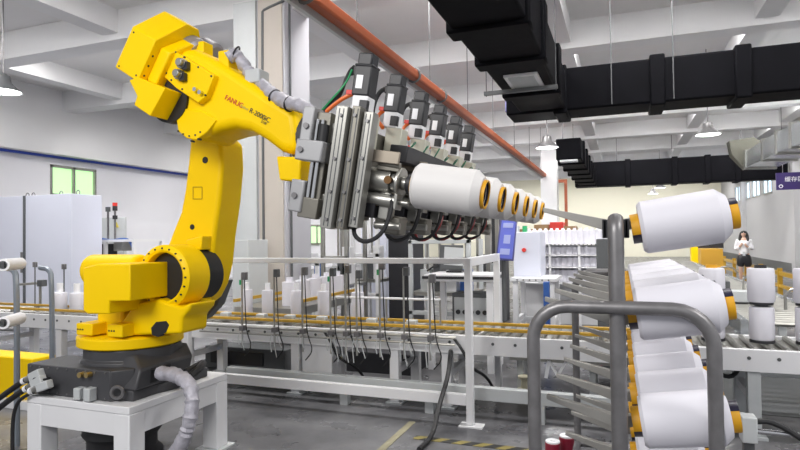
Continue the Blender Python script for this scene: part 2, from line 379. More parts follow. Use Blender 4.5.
# silver ducts at right: stepped along Y near the right wall
sx0, sx1, sz0 = 3.1, 3.8, 3.75
pA = at(748, 158, y=15.0); 
t = thing('silver_duct', 'shiny galvanised sheet metal duct zigzagging at the upper right', 'duct', (4, 12, 3.6))
def dpx(px, py, y): return at(px, py, y=y)
seg_pts = [(745, 168, 152, 21.0), (762, 160, 141, 18.5), (776, 153, 133, 16.5), (790, 147, 125, 14.8), (812, 140, 116, 12.8)]
for i in range(len(seg_pts)-1):
    (pa, lo, hi, ya), (pb, lo2, hi2, yb2) = seg_pts[i], seg_pts[i+1]
    A0, A1, B0, B1 = dpx(pa, lo, ya), dpx(pa, hi, ya), dpx(pb, lo2, yb2), dpx(pb, hi2, yb2)
    ex = V((.9, .35, 0)); o = MB(); o.add([A0, B0, B1, A1, A0+ex, B0+ex, B1+ex, A1+ex], [(3,2,1,0),(4,5,6,7),(0,1,5,4),(1,2,6,5),(2,3,7,6),(3,0,4,7)]); o.build('duct_section', SILV, t)
    o = MB(); e = V((-.04, -.04, 0)); o.add([A0+e-V((0,0,.05)), A1+e+V((0,0,.05)), A1+ex+V((0,0,.05)), A0+ex-V((0,0,.05))]+[q+V((.02,-.12,0)) for q in (A0+e-V((0,0,.05)), A1+e+V((0,0,.05)), A1+ex+V((0,0,.05)), A0+ex-V((0,0,.05)))], [(0,1,2,3),(7,6,5,4),(0,4,5,1),(1,5,6,2),(2,6,7,3),(3,7,4,0)]); o.build('flange', ALU, t)
E0 = dpx(742, 170, 21.1); MB().prism([dpx(729,141,21.2), dpx(732,155,21.2), dpx(746,169,21.2), dpx(759,152,21.2), dpx(762,142,21.2), dpx(754,137,21.2)], (0, .5, 0)).build('elbow', mat('dull_duct', (.07,.07,.055), .5, .3), t)
# pendant lamps
def lamp(px, py, y, label):
    c = at(px, py, y=y); t = thing('pendant_lamp', label, 'lamp', c, 'pendant lamps')
    MB().lathe([(.05, .30), (.10, .27), (.12, .16), (.28, 0.0)], c, (0,0,1), 20, close=False).build('lamp_shade', DGP if px < 20 else STL, t)
    MB().lathe([(.255, .005), (.25, .03)], c, (0,0,1), 20).build('diffuser', LAMPM, t)
    MB().cyl(c+V((0,0,.3)), c+V((0,0,5.85-c.z)), .012, n=6).build('hanger_rod', STL, t)
    l = bpy.data.lights.new('lamp_light', 'POINT'); l.energy = 30; l.shadow_soft_size = .1
    lo = bpy.data.objects.new('lamp_light', l); C.objects.link(lo); lo.parent = t; lo.location = (0, 0, -.15)
lamp(3, 92, 6.6, 'dark pendant lamp at the far left edge of the hall')
lamp(547, 148, 14.2, 'pendant lamp left of the smaller black duct')
lamp(708, 135, 15.0, 'glowing pendant lamp hanging before the farther cross duct')
lamp(653, 194, 34, 'tiny distant pendant lamp beside the far duct, lower one')
lamp(660, 188, 31, 'tiny distant pendant lamp under the farther cross duct, upper one')
# sign
sa, sb = at(776, 173, y=23), at(806, 189, y=23)
t = thing('hanging_sign', 'dark purple hanging sign with three white Chinese characters', 'sign', (sa.x, 23, sb.z))
MB().box((sa.x, 23, sb.z), (sb.x, 23.06, sa.z)).build('sign_board', PURP, t)
text_mesh('sign_text', '缓存区', .185, WHT, Matrix.Translation((sa.x+.24, 22.985, (sa.z+sb.z)/2+.05)) @ Matrix.Rotation(R(90), 4, 'X'), t)
MB().torus((sa.x+.13, 22.985, sb.z+.12), (0,1,0), .05, .014, 14, 6).build('emblem', WHT, t)
for dx in (.2, 1.0): MB().cyl((sa.x+dx, 23.03, sa.z), (sa.x+dx, 23.03, ZC), .01, n=6).build('hanger_rod', STL, t)
# conduits on the column
q = at(261, 30, y=7.74); q2 = at(290, 10, x=cx0+.03)
zt = at(261, 9, y=7.74).z
pipe('column_conduit', [(q.x, 7.77, 0.9), (q.x, 7.77, zt-.05), (q.x+.05, 7.77, zt), (cx0+.02, 7.77, zt+.08)], .022, DGP, 'thin dark conduit bending on the front of the concrete column', 'conduit', 1)
pipe('side_conduit', [(cx0+.03, at(290, 60, x=cx0+.03).y, 1.0), (cx0+.03, at(290, 60, x=cx0+.03).y, 5.4)], .018, DGP, 'thin dark conduit straight down the right side of the column', 'conduit')
# ================================================================== ROBOT PEDESTAL
PZ = .56
P1, P2, P3 = at(128, 408, z=PZ), at(227, 373, z=PZ), at(28, 395, z=PZ)
X0, X1, Y0, Y1 = P3.x, P1.x, (P1.y+P3.y)/2, P2.y
t = thing('robot_pedestal', 'white welded steel pedestal under the yellow robot', 'pedestal', ((X0+X1)/2, (Y0+Y1)/2, 0))
MB().box((X0, Y0, PZ-.05), (X1, Y1, PZ)).build('top_plate', WPT, t, bevel=.006)
b = MB()
for y in (Y0, Y1-.12): b.box((X0+.12, y+.005, PZ-.19), (X1-.12, y+.115, PZ-.05))
for x in (X0, X1-.12): b.box((x+.005, Y0+.12, PZ-.19), (x+.115, Y1-.12, PZ-.05))
b.build('top_frame', WPT, t)
for x in (X0, X1-.13):
    for y in (Y0, Y1-.13):
        l = MB().box((x, y, .015), (x+.13, y+.13, PZ-.05)).build('leg', WPT, t, bevel=.006)
        MB().box((x-.04, y-.04, 0), (x+.17, y+.17, .015)).build('foot_plate', GPT, l)
# coiled black drum behind/below
cc = at(112, 436, z=.30)
tag(MB().lathe([(.0, 0), (.22, 0), (.27, .03), (.27, .10), (.23, .14), (.23, .22), (.26, .26), (.25, .34), (.2, .39), (0, .40)], (X0+.45, Y0+.38, .001), (0,0,1), 28, close=False).build('cable_drum', RUB), 'black round drum standing under the white robot pedestal', 'drum')
# ================================================================== ROBOT
JX, JY = (X0+X1)/2+.0, 3.25
rob = thing('industrial_robot', 'big yellow six axis industrial robot arm on the white pedestal', 'robot', (JX, JY, PZ))
# base casting
def Q(px, py, y): return at(px, py, y=y)
by = Y0+.05
base = MB(); base.lathe([(.40, 0), (.40, .05), (.36, .10), (.345, .22), (.33, .225), (.33, .30)], (JX+.02, JY, PZ+.001), (0,0,1), 12)
base.box((JX-.36, JY-.36, PZ+.001), (JX+.38, JY+.36, PZ+.07))
bs = base.build('base', DCAST, rob, bevel=.012)
cb = MB(); ca, cb2 = Q(27, 364, by), Q(106, 370, by); cz1 = ca.z
cbx0, cbx1 = ca.x, at(110, 385, y=by).x
cb.box((cbx0, by, PZ+.003), (cbx1, JY-.1, PZ+.20))
cb.prism([V((cbx1, by, PZ+.003)), V((cbx1, by, PZ+.20)), V((cbx1+.10, by+.10, PZ+.20)), V((cbx1+.10, by+.10, PZ+.003))], (-.05, .3, 0))
cbo = cb.build('connector_box', DCAST, rob, bevel=.008)
# plugs on the front
for px, py, w, hh, mt in ((98, 392, .055, .075, GPT), (108, 393, .055, .085, GPT), (60, 383, .10, .09, BLK)):
    c = Q(px*1.0-14, py, by); MB().cbox((c.x, by-.03, c.z), (w, .06, hh)).build('plug', mt, cbo, bevel=.006)
for px in (84, 91):
    c = Q(px, 374, by); MB().cyl((c.x, by-.04, c.z), (c.x, by, c.z), .018, n=10).build('fitting', mat('brass', (.6,.45,.2), .3, .9), cbo)
c = Q(124, 387, by+.12); MB().torus((cbx1+.06, by-.0, c.z), (.5,-1,0), .036, .011, 16, 6).build('fitting', STL, cbo)
bt = MB()
for k in range(9):
    x = cbx0+.04+k*(cbx1-cbx0-.08)/8
    for z in (PZ+.185, PZ+.02): bt.cyl((x, by-.006, z), (x, by, z), .006, n=6)
bt.build('bolts', STL, cbo, kind='stuff')
# turntable (carousel)
def ring_z(px, py): return at(px, py, y=JY-.3).z
TZ = PZ+.30
car = MB(); car.lathe([(.33, 0), (.355, .01), (.355, .075), (.33, .085)], (JX, JY, TZ), (0,0,1), 40)
caro = car.build('turntable', YEL, rob, bevel=.005)
J2 = V((-2.98, 3.30, at(182, 275, y=3.3).z)); 
# carousel body: side cheek with opening, traced at y=3.08
yc0 = 3.04
pts = [(121, 336), (121, 322), (130, 309), (138, 303), (158, 299), (168, 303), (180, 307), (191, 303), (189, 310), (182, 318), (181, 334)]
b = MB(); b.prism([Q(px, py, yc0) for px, py in pts], (0, .26, 0)); b.build('shoulder_housing', YEL, rob, bevel=.02, seg=3)
b = MB(); a0 = Q(151, 335, yc0-.004); 
op = [(152, 335), (151, 328), (156, 322), (166, 321), (169, 325), (166, 332), (158, 337)]
MB().prism([Q(px, py, yc0-.003) for px, py in op], (0, .05, 0)).build('opening', RUB, rob)
# rear lugs / feet brackets with bolts
for px0, px1, py0, py1 in ((76, 92, 324, 335), (107, 122, 325, 337)):
    q0, q1 = Q(px0, py1, yc0-.10), Q(px1, py0, yc0-.10)
    lo = MB().box((q0.x, yc0-.10, q0.z), (q1.x, yc0+.1, q1.z)).build('lug', YEL, rob, bevel=.008)
    bb = MB()
    for k in range(3):
        x = q0.x+.02+k*.022; bb.cyl((x, yc0-.104, (q0.z+q1.z)/2), (x, yc0-.10, (q0.z+q1.z)/2), .006, n=8)
    bb.build('bolts', BLK, lo)
q0 = Q(92, 330, yc0); q1 = Q(120, 306, yc0)
MB().box((q0.x+.02, yc0+.02, TZ+.08), (q1.x, yc0+.4, q1.z)).build('gear_cover', YEL, rob, bevel=.02)
# J2 motor box (near side)
ym = 2.80
box_pts = [(83, 268), (98, 264), (130, 264), (130, 301), (109, 301), (109, 314), (87, 314), (83, 310)]
MB().prism([Q(px, py, ym) for px, py in box_pts], (0, .5, 0)).build('motor_cover', YEL, rob, bevel=.008)
# rounded cover behind
p = Q(92, 262, 3.15); p2 = Q(142, 262, 3.15)
b = MB(); b.cyl((p.x, 3.15, p.z-.06), (p2.x, 3.15, p.z-.06), .115, n=24); b.build('rounded_cover', YEL, rob, bevel=.02)
# J2 joint disc, axis Y
JR = Q(163, 277, 3.06)
b = MB(); b.lathe([(.165, .10), (.165, .0), (.18, -.01), (.205, 0), (.215, .01), (.215, .21), (.19, .23)], (JR.x, 3.06, JR.z), (0,1,0), 48, close=False); b.build('shoulder_joint', YEL, rob)
b = MB(); b.lathe([(.185, 0), (.185, .16)], (JR.x+.02, 3.27, JR.z), (0,1,0), 36); b.build('joint_gap', RUB, rob)
bb = MB()
for k in range(20):
    a = 2*math.pi*k/20; x, z = JR.x+.192*math.cos(a), JR.z+.192*math.sin(a); bb.cyl((x, 3.049, z), (x, 3.06, z), .007, n=6)
bb.build('bolt_ring', BLK, rob)
MB().cyl((JR.x, 3.12, JR.z), (JR.x, 3.14, JR.z), .165, n=30).build('recess_shade', RUB, rob)  # black disc paints the shade inside the yellow ring
# lower arm, traced at its near face
yl = 3.40
la = [(190, 134), (187, 165), (184, 190), (180, 212), (172, 232), (165, 250), (163, 275), (168, 292), (180, 303), (192, 306), (199, 300), (206, 286), (211, 265), (214, 235), (219, 200), (222, 165), (221, 140), (208, 128)]
b = MB(); b.prism([Q(px, py, yl) for px, py in la], (0, .27, 0)); lao = b.build('lower_arm', YEL, rob, bevel=.03, seg=3)
for px, py, r in ((192, 227, .020), (205, 160, .024)):
    c = Q(px, py, yl-.004); MB().cyl(c, c+V((0, .03, 0)), r, n=16).build('hole', RUB, lao)
c = Q(205, 242, yl-.05); MB().prism([Q(187, 250, yl-.10), Q(186, 240, yl-.10), Q(202, 236, yl-.10), Q(201, 250, yl-.10)], (0, .12, 0)).build('stop_block', YEL, lao, bevel=.008)
MB().prism([Q(187, 301, yl-.10), Q(186, 295, yl-.10), Q(201, 299, yl-.10), Q(200, 304, yl-.10)], (0, .12, 0)).build('stop_block', YEL, lao, bevel=.008)
MB().prism([Q(px, py, yl-.03) for px, py in ((207, 137), (214, 131), (223, 127), (219, 136), (211, 142))], (0, .05, 0)).build('elbow_gap', RUB, lao)
# round warning outline on arm
sq = MB(); A = [(193, 187), (202, 187), (202, 199), (193, 199)]
for i in range(4): sq.tube([Q(*A[i], yl-.003), Q(*A[(i+1) % 4], yl-.003)], .003, 4)
sq.build('label_outline', mat('dark_yellow', (.45, .3, .01), .5), lao)
# dark guard sweeping below the arm
g = [(218, 283), (210, 298), (199, 310), (186, 318), (190, 325), (205, 318), (217, 305), (226, 280)]
MB().prism([Q(px, py, 3.70) for px, py in g], (0, .10, 0)).build('lower_guard', DGP, rob, bevel=.01)
# ---- J3 casting + forearm
yf = 3.05
fa = [(168, 50), (192, 47), (214, 58), (240, 75), (270, 95), (296, 110), (299, 130), (295, 155), (279, 151), (262, 138), (248, 130), (233, 127), (218, 130), (206, 134), (200, 142), (190, 138), (184, 128), (181, 112), (178, 98), (166, 86), (158, 78)]
b = MB(); b.prism([Q(px, py, yf) for px, py in fa], (0, .36, 0)); fo = b.build('forearm', YEL, rob, bevel=.06, seg=5)
# joint bosses
jc = Q(205, 118, 3.2)
jc = Q(206, 116, 3.42); MB().cyl((jc.x-.03, 3.36, jc.z+.03), (jc.x-.03, 3.60, jc.z+.03), .11, n=32).build('elbow_joint', YEL, rob, bevel=.015)
bb = MB()
for px, py in ((178, 131), (183, 134), (189, 136), (195, 135), (200, 132), (198, 139), (191, 141)):
    c = Q(px, py, yf-.015); bb.cyl(c, c+V((0, .03, 0)), .007, n=6)
bb.build('bolts', BLK, fo)
# flange around elbow on near face
MB().prism([Q(px, py, yf-.012) for px, py in ((176, 118), (183, 108), (205, 112), (216, 120), (207, 132), (196, 140), (186, 138), (178, 131))], (0, .1, 0)).build('elbow_flange', YEL, rob, bevel=.006)
# side panel with connectors
pp = [(168, 47), (214, 75), (206, 96), (198, 103), (176, 88), (163, 76)]
pn = MB().prism([Q(px, py, yf-.05) for px, py in pp], (0, .10, 0)).build('side_panel', YEL, fo, bevel=.006)
for px, py in ((180, 63), (177, 74)):
    c = Q(px, py, yf-.09)
    b = MB(); b.m = 0; b.cyl(c, c+V((0,.05,0)), .034, n=16); b.cyl(c+V((.01,-.03,0)), c+V((.01,0,0)), .026, n=14); b.build('connector', ALU, pn, bevel=.004)
    c = Q(px+6, py+3, yf-.07); MB().cbox(c, (.04, .03, .05)).build('connector_block', BLK, pn)
for px, py in ((194, 89), (199, 92)):
    c = Q(px, py, yf-.08); MB().cyl(c, c+V((0,.04,0)), .014, n=12).build('fitting', CHR, pn)
bb = MB()
for px, py in ((175, 52), (184, 57), (198, 67), (211, 76), (205, 95), (166, 73), (171, 80), (182, 89)):
    c = Q(px, py, yf-.054); bb.cyl(c, c+V((0, .01, 0)), .007, n=6)
bb.build('bolts', BLK, pn)
# rear cover with chamfered profile, extruded along the forearm axis
phi = R(31.5); ax = V((math.cos(phi), 0, -math.sin(phi))); wv = V((math.sin(phi), 0, math.cos(phi))); vv = V((0, 1, 0))
o0 = Q(115, 67, 2.90)
o1 = Q(132, 26, 2.90); hgt = (o1-o0).dot(wv); L = (Q(155, 40, 2.9)-o1).dot(ax)
prof = [(0, 0), (0, hgt), (.18, hgt+.18), (.30, hgt+.18), (.44, hgt+.02), (.44, 0)]
b = MB(); b.prism([o0 + vv*a + wv*c for a, c in prof], ax*L); rc = b.build('rear_cover', YEL, rob, bevel=.006)
prof2 = [(.06, .03), (.06, hgt-.03), (.2, hgt+.08), (.3, hgt+.08), (.38, hgt-.03), (.38, .03)]
b = MB(); b.prism([o0 + vv*a + wv*c + ax*L for a, c in prof2], ax*.09); b.build('cover_neck', YEL, rob, bevel=.01)
bb = MB()
for a, c in ((.03, .02), (.03, hgt-.03)):
    for s in (.03,): q = o0+vv*-.002+wv*c+ax*(s); bb.cyl(q, q+vv*.01, .007, n=6)
q = o0+vv*-.002+wv*.03+ax*(L-.03); bb.cyl(q, q+vv*.01, .007, n=6)
for c in (.05, .12, .19): q = o0+vv*.03+wv*c+ax*(L+.002); bb.cyl(q, q-ax*.01, .008, n=6)
bb.build('bolts', BLK, rc)
# elbow motor cover (near side)
mc = [(128, 88), (133, 77), (150, 75), (186, 95), (186, 112), (182, 122), (152, 114), (133, 106)]
mcp = [(129, 80), (138, 77), (165, 88), (150, 116), (134, 105), (137, 96)]
MB().prism([Q(px, py, 2.88) for px, py in mcp], (0, .19, 0)).build('elbow_motor_cover', YEL, rob, bevel=.005)
q = Q(172, 101, 3.06); MB().cyl((q.x, 3.03, q.z), (q.x, 3.10, q.z), .15, n=32).build('motor_gap', RUB, rob)
# motors on top behind (grey cylinders)
for px, py, y, r in ((192, 52, 3.20, .11), (208, 54, 3.34, .10)):
    c = Q(px, py, y); MB().lathe([(r, 0), (r, .10), (r*.8, .12)], c-ax*.05, ax, 24).build('top_motor', mat('grey_motor', (.30, .29, .31), .4, .4), fo)
c = Q(203, 51, 3.2); MB().cbox((c.x, 3.2, c.z), (.09, .10, .10)).build('cable_bracket', YEL, fo, bevel=.006)
c = Q(229, 62, 3.15); MB().cbox((c.x, 3.15, c.z), (.08, .12, .12)).build('cable_bracket', YEL, fo, bevel=.006)
# forearm front: dark rim then wrist running to the tool
w0 = Q(298, 131, 3.05)+V((-.03, .18, -.01)); tilt = R(9.7)
fd = V((math.cos(R(20)), 0, -math.sin(R(20))))
MB().lathe([(.16, -.02), (.17, .0), (.17, .05), (.14, .06), (.12, .12)], w0, V((math.cos(R(25)), 0, -math.sin(R(25)))), 32).build('wrist_rim', DCAST, rob)
w1 = w0 + fd*.42; 
MB().lathe([(.11, 0), (.12, .1), (.13, .35), (.10, .44)], w0, fd, 28).build('wrist', YEL, rob)
c = Q(281, 168, 3.0); c2 = Q(302, 168, 3.0)
MB().prism([Q(276, 156, 3.0), Q(300, 157, 3.0), Q(300, 182, 3.0), Q(279, 180, 3.0)], (0, .28, 0)).build('wrist_block', YEL, rob, bevel=.012)
# writing along the forearm
def along(px0, py0, px1, py1, y, size, txt, mt, nm):
    a, c = Q(px0, py0, y), Q(px1, py1, y); d = (c-a).normalized(); n = V((0, -1, 0)); u = n.cross(d)
    M = Matrix((d, u, n)).transposed().to_4x4(); M.translation = a
    o = text_mesh(nm, txt, size, mt, M, fo); return o
# offset the text just off the casting's near face
along(225, 97, 246, 108, yf-.004, .046, 'FANUC', PRINTR, 'lettering')
along(240.5, 105.5, 249, 110, yf-.004, .026, 'Robot', mat('pale_print', (.5, .45, .1), .5), 'lettering')
along(249.5, 110, 271, 121.5, yf-.004, .044, 'R-2000iC', BLK, 'lettering')
along(261, 121, 272, 127.5, yf-.004, .024, '210F', BLK, 'lettering')
# wrapped hose along the top of the forearm
def hose(name, pts, r, mt, label, cat='hose', parent=None, smooth=2, n=12, rings=0):
    b = MB().tube(pts, r, n, smooth+(1 if mt is WRAP else 0), .16 if mt is WRAP else 0); o = b.build(name, mt, parent)
    if label: tag(o, label, cat)
    return o
hp = [Q(228, 58, 3.1), Q(236, 53, 3.12), Q(246, 68, 3.15), Q(254, 80, 3.15), Q(262, 84, 3.12), Q(275, 97, 3.08), Q(290, 104, 3.02), Q(305, 106, 2.98), Q(312, 116, 2.95)]
h1 = hose('wrapped_hose', hp, .042, WRAP, 'grey foil wrapped hose bundle running over the top of the yellow forearm')
MB().cbox(Q(257, 78, 3.14), (.11, .12, .09)).build('hose_clamp', GPT, h1, bevel=.01)
for i in (1, 3, 5, 6): 
    MB().torus(hp[i], (hp[i+1]-hp[i-1]), .044, .006, 14, 5).build('hose_tie', BLK, h1)
# wrapped hose from the base
h2 = [Q(160, 373, 3.05), Q(174, 374, 3.0), Q(189, 382, 2.95), Q(193, 400, 2.90), Q(190, 420, 2.88), Q(184, 440, 2.88), Q(174, 455, 2.9), Q(168, 470, 2.95)]
hose('wrapped_hose', h2, .045, WRAP, 'grey wrapped hose drooping out of the robot base over the pedestal edge')
MB().prism([(JX-.05, Y0+.10, PZ+.07), (JX+.40, Y0+.10, PZ+.07), (JX+.40, Y0+.14, PZ+.20), (JX+.28, Y0+.22, PZ+.27), (JX-.05, Y0+.22, PZ+.27)], (0, .5, 0)).build('base_shoulder', DCAST, bs, bevel=.015)
ob = MB(); ob.box((JX+.385, Y0+.22, PZ+.09), (JX+.405, Y0+.42, PZ+.19)); ob.build('cable_port', RUB, bs, bevel=.01)
MB().tube([Q(186, 372, 3.2), Q(197, 366, 3.3), Q(204, 362, 3.4), Q(200, 368, 3.2), Q(190, 376, 3.1)], .025, 8, 2).build('cable_loop', RUB, rob)
# power plugs + cables at the left
for i, (pl, pts) in enumerate((((36, 375), [(36, 375), (22, 382), (8, 392), (-6, 402)]), ((38, 382), [(38, 382), (24, 390), (12, 398), (-6, 412)]), ((44, 386), [(44, 388), (28, 394), (16, 403), (12, 425), (13, 470)]))):
    y = by-.02-i*.03
    o = hose('power_cable', [Q(px, py, y) for px, py in pts], .020 if i < 2 else .012, RUB, ['thick black cable plugged highest into the robot base', 'thick black cable plugged second into the robot base', 'thinner black cable hanging down from the lowest grey plug'][i], 'cable')
    d = (Q(*pts[1], y)-Q(*pts[0], y)).normalized(); q = Q(*pl, y)
    MB().bar(q-d*.06, q+d*.05, .05, .055).build('plug', GPT, o, bevel=.006)
    MB().cyl(q+d*.05, q+d*.10, .026, .02).build('cable_gland', ALU, o)
    MB().cyl(q+d*.11, q+d*.135, .024).build('cable_tag', WHT, o)
# yellow cabinet left edge
q0, q1 = at(-30, 400, y=3.9), at(27, 400, y=3.9); zt = at(14, 359, y=3.9).z
t = thing('yellow_cabinet', 'yellow machine base cut off by the left edge behind the cables', 'machine base', ((q0.x+q1.x)/2, 3.8, 0))
MB().box((q0.x, 3.95, .08), (q1.x, 4.2, zt)).build('body', YEL, t, bevel=.01); MB().box((q0.x-.05, 3.9, 0), (q1.x+.03, 4.25, .08)).build('plinth', WPT, t)
# left bobbin trolley edge (grey pipes and empty tubes)
t = thing('tube_trolley', 'grey pipe trolley at the left edge carrying empty cardboard tubes', 'trolley', at(18, 300, y=3.2).xy.to_3d())
for px in (17, 52): q = at(px, 268, y=3.2 if px < 30 else 3.75); MB().tube([(q.x-.15, q.y, q.z), (q.x-.04, q.y, q.z-.01), (q.x, q.y, q.z-.08), (q.x, q.y, 0)], .022, 8, 2).build('post', mat('blue_grey_pipe', (.25,.28,.32), .4, .5), t)
q = at(17, 330, y=3.2); MB().cyl((q.x-.3, 3.2, q.z), (q.x, 3.2, q.z), .015).build('rail', STL, t)
for py, nm in ((265, 'upper white empty bobbin tube at the left edge'), (323, 'lower white empty bobbin tube at the left edge')):
    q = at(3, py, y=2.9)
    o = MB().lathe([(.030, .002), (.045, 0), (.045, -.26)], q, (.5, -.85, 0), 20, close=False).build('bobbin_tube', WHT); tag(o, nm, 'tube')
    MB().cyl(q+V((0,0.02,0))*1, q+V((-.005, .012, 0)), .032, n=16).build('tube_hole', RUB, o)
# ================================================================== BOBBIN PROTOTYPE
BR, BL = .10, .30
def bobbin_mesh(warm=False):
    """yarn package along +X from the origin"""
    b = MB(); b.lathe([(.047, .0), (.089, .0), (BR, .013), (BR, BL-.032), (BR-.027, BL), (.047, BL)], (0,0,0), (1,0,0), 40, close=False)
    return b
GR_SP = .374
# ================================================================== GRIPPER (tool frame: +X along the bobbin axes, Y across, Z up)
U1 = at(414, 185, y=2.40)
tool = thing('bobbin_gripper', 'aluminium gripper frame with six black servo motors on the robot wrist', 'gripper', U1, rot=(0, R(9.7), 0))
TM = Matrix.Translation(U1) @ Matrix.Rotation(R(9.7), 4, 'Y'); TI = TM.inverted()
def TL(px, py, dy): return TI @ at(px, py, y=U1.y+dy)       # tool-local point seen at a pixel
Wd = 5*GR_SP
# long beams across
b = MB()
for z in (.17, -.14): b.box((-.42, -.16, z-.045), (-.33, Wd+.16, z+.045))
b.build('cross_beam', ALU, tool, local=True, bevel=.006)
b = MB(); b.box((-.345, -.08, -.18), (-.325, Wd+.12, .24)); b.build('carriage_plate', ALUD, tool, local=True, bevel=.004)
# end frame: extruded profiles facing us
for i, (x0, x1, z0, z1, y0) in enumerate(((-.325, -.272, -.24, .285, -.20), (-.266, -.228, -.235, .295, -.17), (-.222, -.178, -.22, .28, -.14))):
    b = MB(); b.box((x0, y0, z0), (x1, y0+.06, z1))
    for g in (-.010, .010): b.m = 1; b.box(((x0+x1)/2+g-.0025, y0-.002, z0+.01), ((x0+x1)/2+g+.0025, y0+.002, z1-.01))
    o = b.build('end_profile', [ALUD if i == 1 else ALU, DGP], tool, local=True, bevel=.003)
    bb = MB()
    for z in (z0+.04, z0+.16, z0+.30, z1-.04): bb.cyl(((x0+x1)/2, y0-.008, z), ((x0+x1)/2, y0, z), .008, n=8)
    bb.build('bolts', STL, o, local=True)
for (x0, x1, z0, z1, y0) in ((-.480, -.425, .10, .27, -.21), (-.480, -.350, .035, .125, -.23), (-.49, -.425, -.19, -.05, -.21)):
    MB().box((x0, y0, z0), (x1, y0+.09, z1)).build('mount_bracket', mat('bracket_grey', (.34,.34,.35), .4, .3), tool, local=True, bevel=.006)
    MB().cyl(((x0+.028), y0-.010, (z0+z1)/2), ((x0+.028), y0, (z0+z1)/2), .013, n=10).build('bolt', STL, tool, local=True)
MB().box((-.425, -.18, -.20), (-.355, -.13, .255)).build('mount_plate', ALUD, tool, local=True, bevel=.004)
MB().box((-.445, -.20, -.21), (-.35, -.16, -.12)).build('lower_bracket', ALUD, tool, local=True, bevel=.004)
for x in (-.41, -.385): MB().cyl((x, -.19, -.14), (x, -.19, .22), .009, n=10).build('guide_rod', CHR, tool, local=True)
MB().cyl((-.375, -.19, .05), (-.375, -.19, .20), .022, n=12).build('damper', RUB, tool, local=True)
MB().box((-.50, .55, -.16), (-.44, 1.25, .16)).build('mount_plate', ALUD, tool, local=True, bevel=.006)
MB().lathe([(.12, 0), (.12, .14), (.09, .15)], (-.64, .90, 0), (1,0,0), 28).build('tool_flange', DCAST, tool, local=True)
MB().box((-.46, -.06, -.04), (-.34, .0, .05)).build('yellow_sleeve', YEL, tool, local=True, bevel=.01)
b = MB()
for y in (.35, .7, 1.1, 1.5): b.box((-.46, y, -.19), (-.42, y+.08, .2))
b.build('stiffeners', ALU, tool, local=True)
def unit(k):
    y = k*GR_SP
    # motor (up), gearbox, chuck body, cylinder, hoses
    m_ = MB(); m_.box((-.348, y-.043, .365), (-.262, y+.043, .50)); m_.box((-.340, y-.038, .50), (-.270, y+.038, .558)); m_.box((-.350, y-.045, .495), (-.258, y+.045, .508)); m_.box((-.366, y-.022, .46), (-.345, y+.022, .50))
    mo = m_.build('servo_motor', BLK, tool, local=True, bevel=.007)
    MB().box((-.330, y-.0455, .395), (-.298, y-.0425, .455)).build('motor_label', WHT, mo, local=True)
    MB().box((-.340, y-.042, .285), (-.262, y+.042, .365)).build('gearbox', WPT, tool, local=True, bevel=.006)
    MB().box((-.30, y-.046, .295), (-.259, y-.02, .345)).build('coupling_window', BLK, tool, local=True, bevel=.003)
    MB().box((-.315, y-.045, .11), (-.225, y+.045, .285)).build('lift_column', mat('cream_aluminium', (.55, .54, .45), .4, .3), tool, local=True, bevel=.005)
    MB().box((-.30, y-.06, -.19), (-.215, y+.06, .11)).build('slide_block', ALUD, tool, local=True, bevel=.005)
    MB().box((-.20, y-.07, .075), (-.06, y-.055, .13)).build('side_plate', mat('bronze_plate', (.30, .26, .21), .4, .5), tool, local=True, bevel=.004)
    c = MB(); c.cyl((-.215, y, 0), (-.10, y, 0), .058, n=20); c.cyl((-.10, y, 0), (-.07, y, 0), .045, n=20); c.cyl((-.07, y, 0), (-.055, y, 0), .07, n=20); c.cyl((-.055, y, 0), (-.03, y, 0), .03, n=16)
    c.build('chuck', ALU, tool, local=True, bevel=.004)
    MB().lathe([(.03, 0), (.046, .01), (.050, .035), (.040, .042)], (-.034, y, 0), (1,0,0), 24).build('chuck_nose', BLK, tool, local=True)
    c = MB(); c.box((-.17, y-.05, .045), (-.06, y+.02, .065)); c.cyl((-.16, y-.04, .075), (-.06, y-.04, .07), .016, n=10); c.build('clamp_arm', ALUD, tool, local=True, bevel=.003)
    c = MB(); c.cyl((-.20, y-.03, -.085), (-.05, y-.03, -.085), .030, n=14); c.cyl((-.05, y-.03, -.085), (.0, y-.03, -.085), .012, n=10); c.box((-.06, y-.065, -.12), (-.045, y+.005, -.05)); c.build('air_cylinder', ALU, tool, local=True, bevel=.003)
    MB().cyl((-.10, y-.07, .005), (-.10, y-.05, .005), .018, n=12).build('rust_bolt', mat('dark_bronze', (.12,.06,.02), .5, .6), tool, local=True)
    MB().box((-.215, y-.05, -.17), (-.15, y+.05, -.09)).build('valve_block', BLK, tool, local=True, bevel=.004)
    MB().tube([(-.215, y-.06, -.14), (-.22, y-.10, -.25), (-.15, y-.10, -.285), (-.075, y-.09, -.23), (-.06, y-.07, -.12), (-.08, y-.04, -.06)], .010, 8, 2).build('black_hose', RUB, tool, local=True)
    if k >= 2: MB().tube([(-.215, y-.02, -.14), (-.19, y-.10, -.27), (-.12, y-.10, -.28), (-.05, y-.08, -.18), (-.07, y-.03, -.08)], .008, 6, 2).build('red_hose', mat('dark_red_hose', (.25,.02,.02), .4), tool, local=True)
    if k == 0: MB().cyl((-.235, y-.075, -.12), (-.235, y-.055, -.12), .010, n=8).build('red_fitting', RED, tool, local=True)
    MB().box((-.29, y-.075, -.235), (-.235, y-.01, -.15)).build('lower_slide', ALUD, tool, local=True, bevel=.004)
    MB().box((-.14, y-.03, -.17), (-.09, y+.05, -.05)).build('finger_block', ALU, tool, local=True, bevel=.005)
    MB().cyl((-.15, y-.02, -.20), (-.03, y-.02, -.19), .016, n=10).build('lower_cylinder', ALU, tool, local=True)
    MB().box((-.13, y+.03, -.235), (-.05, y+.13, -.15)).build('clear_cover', ALUD, tool, local=True, bevel=.01)
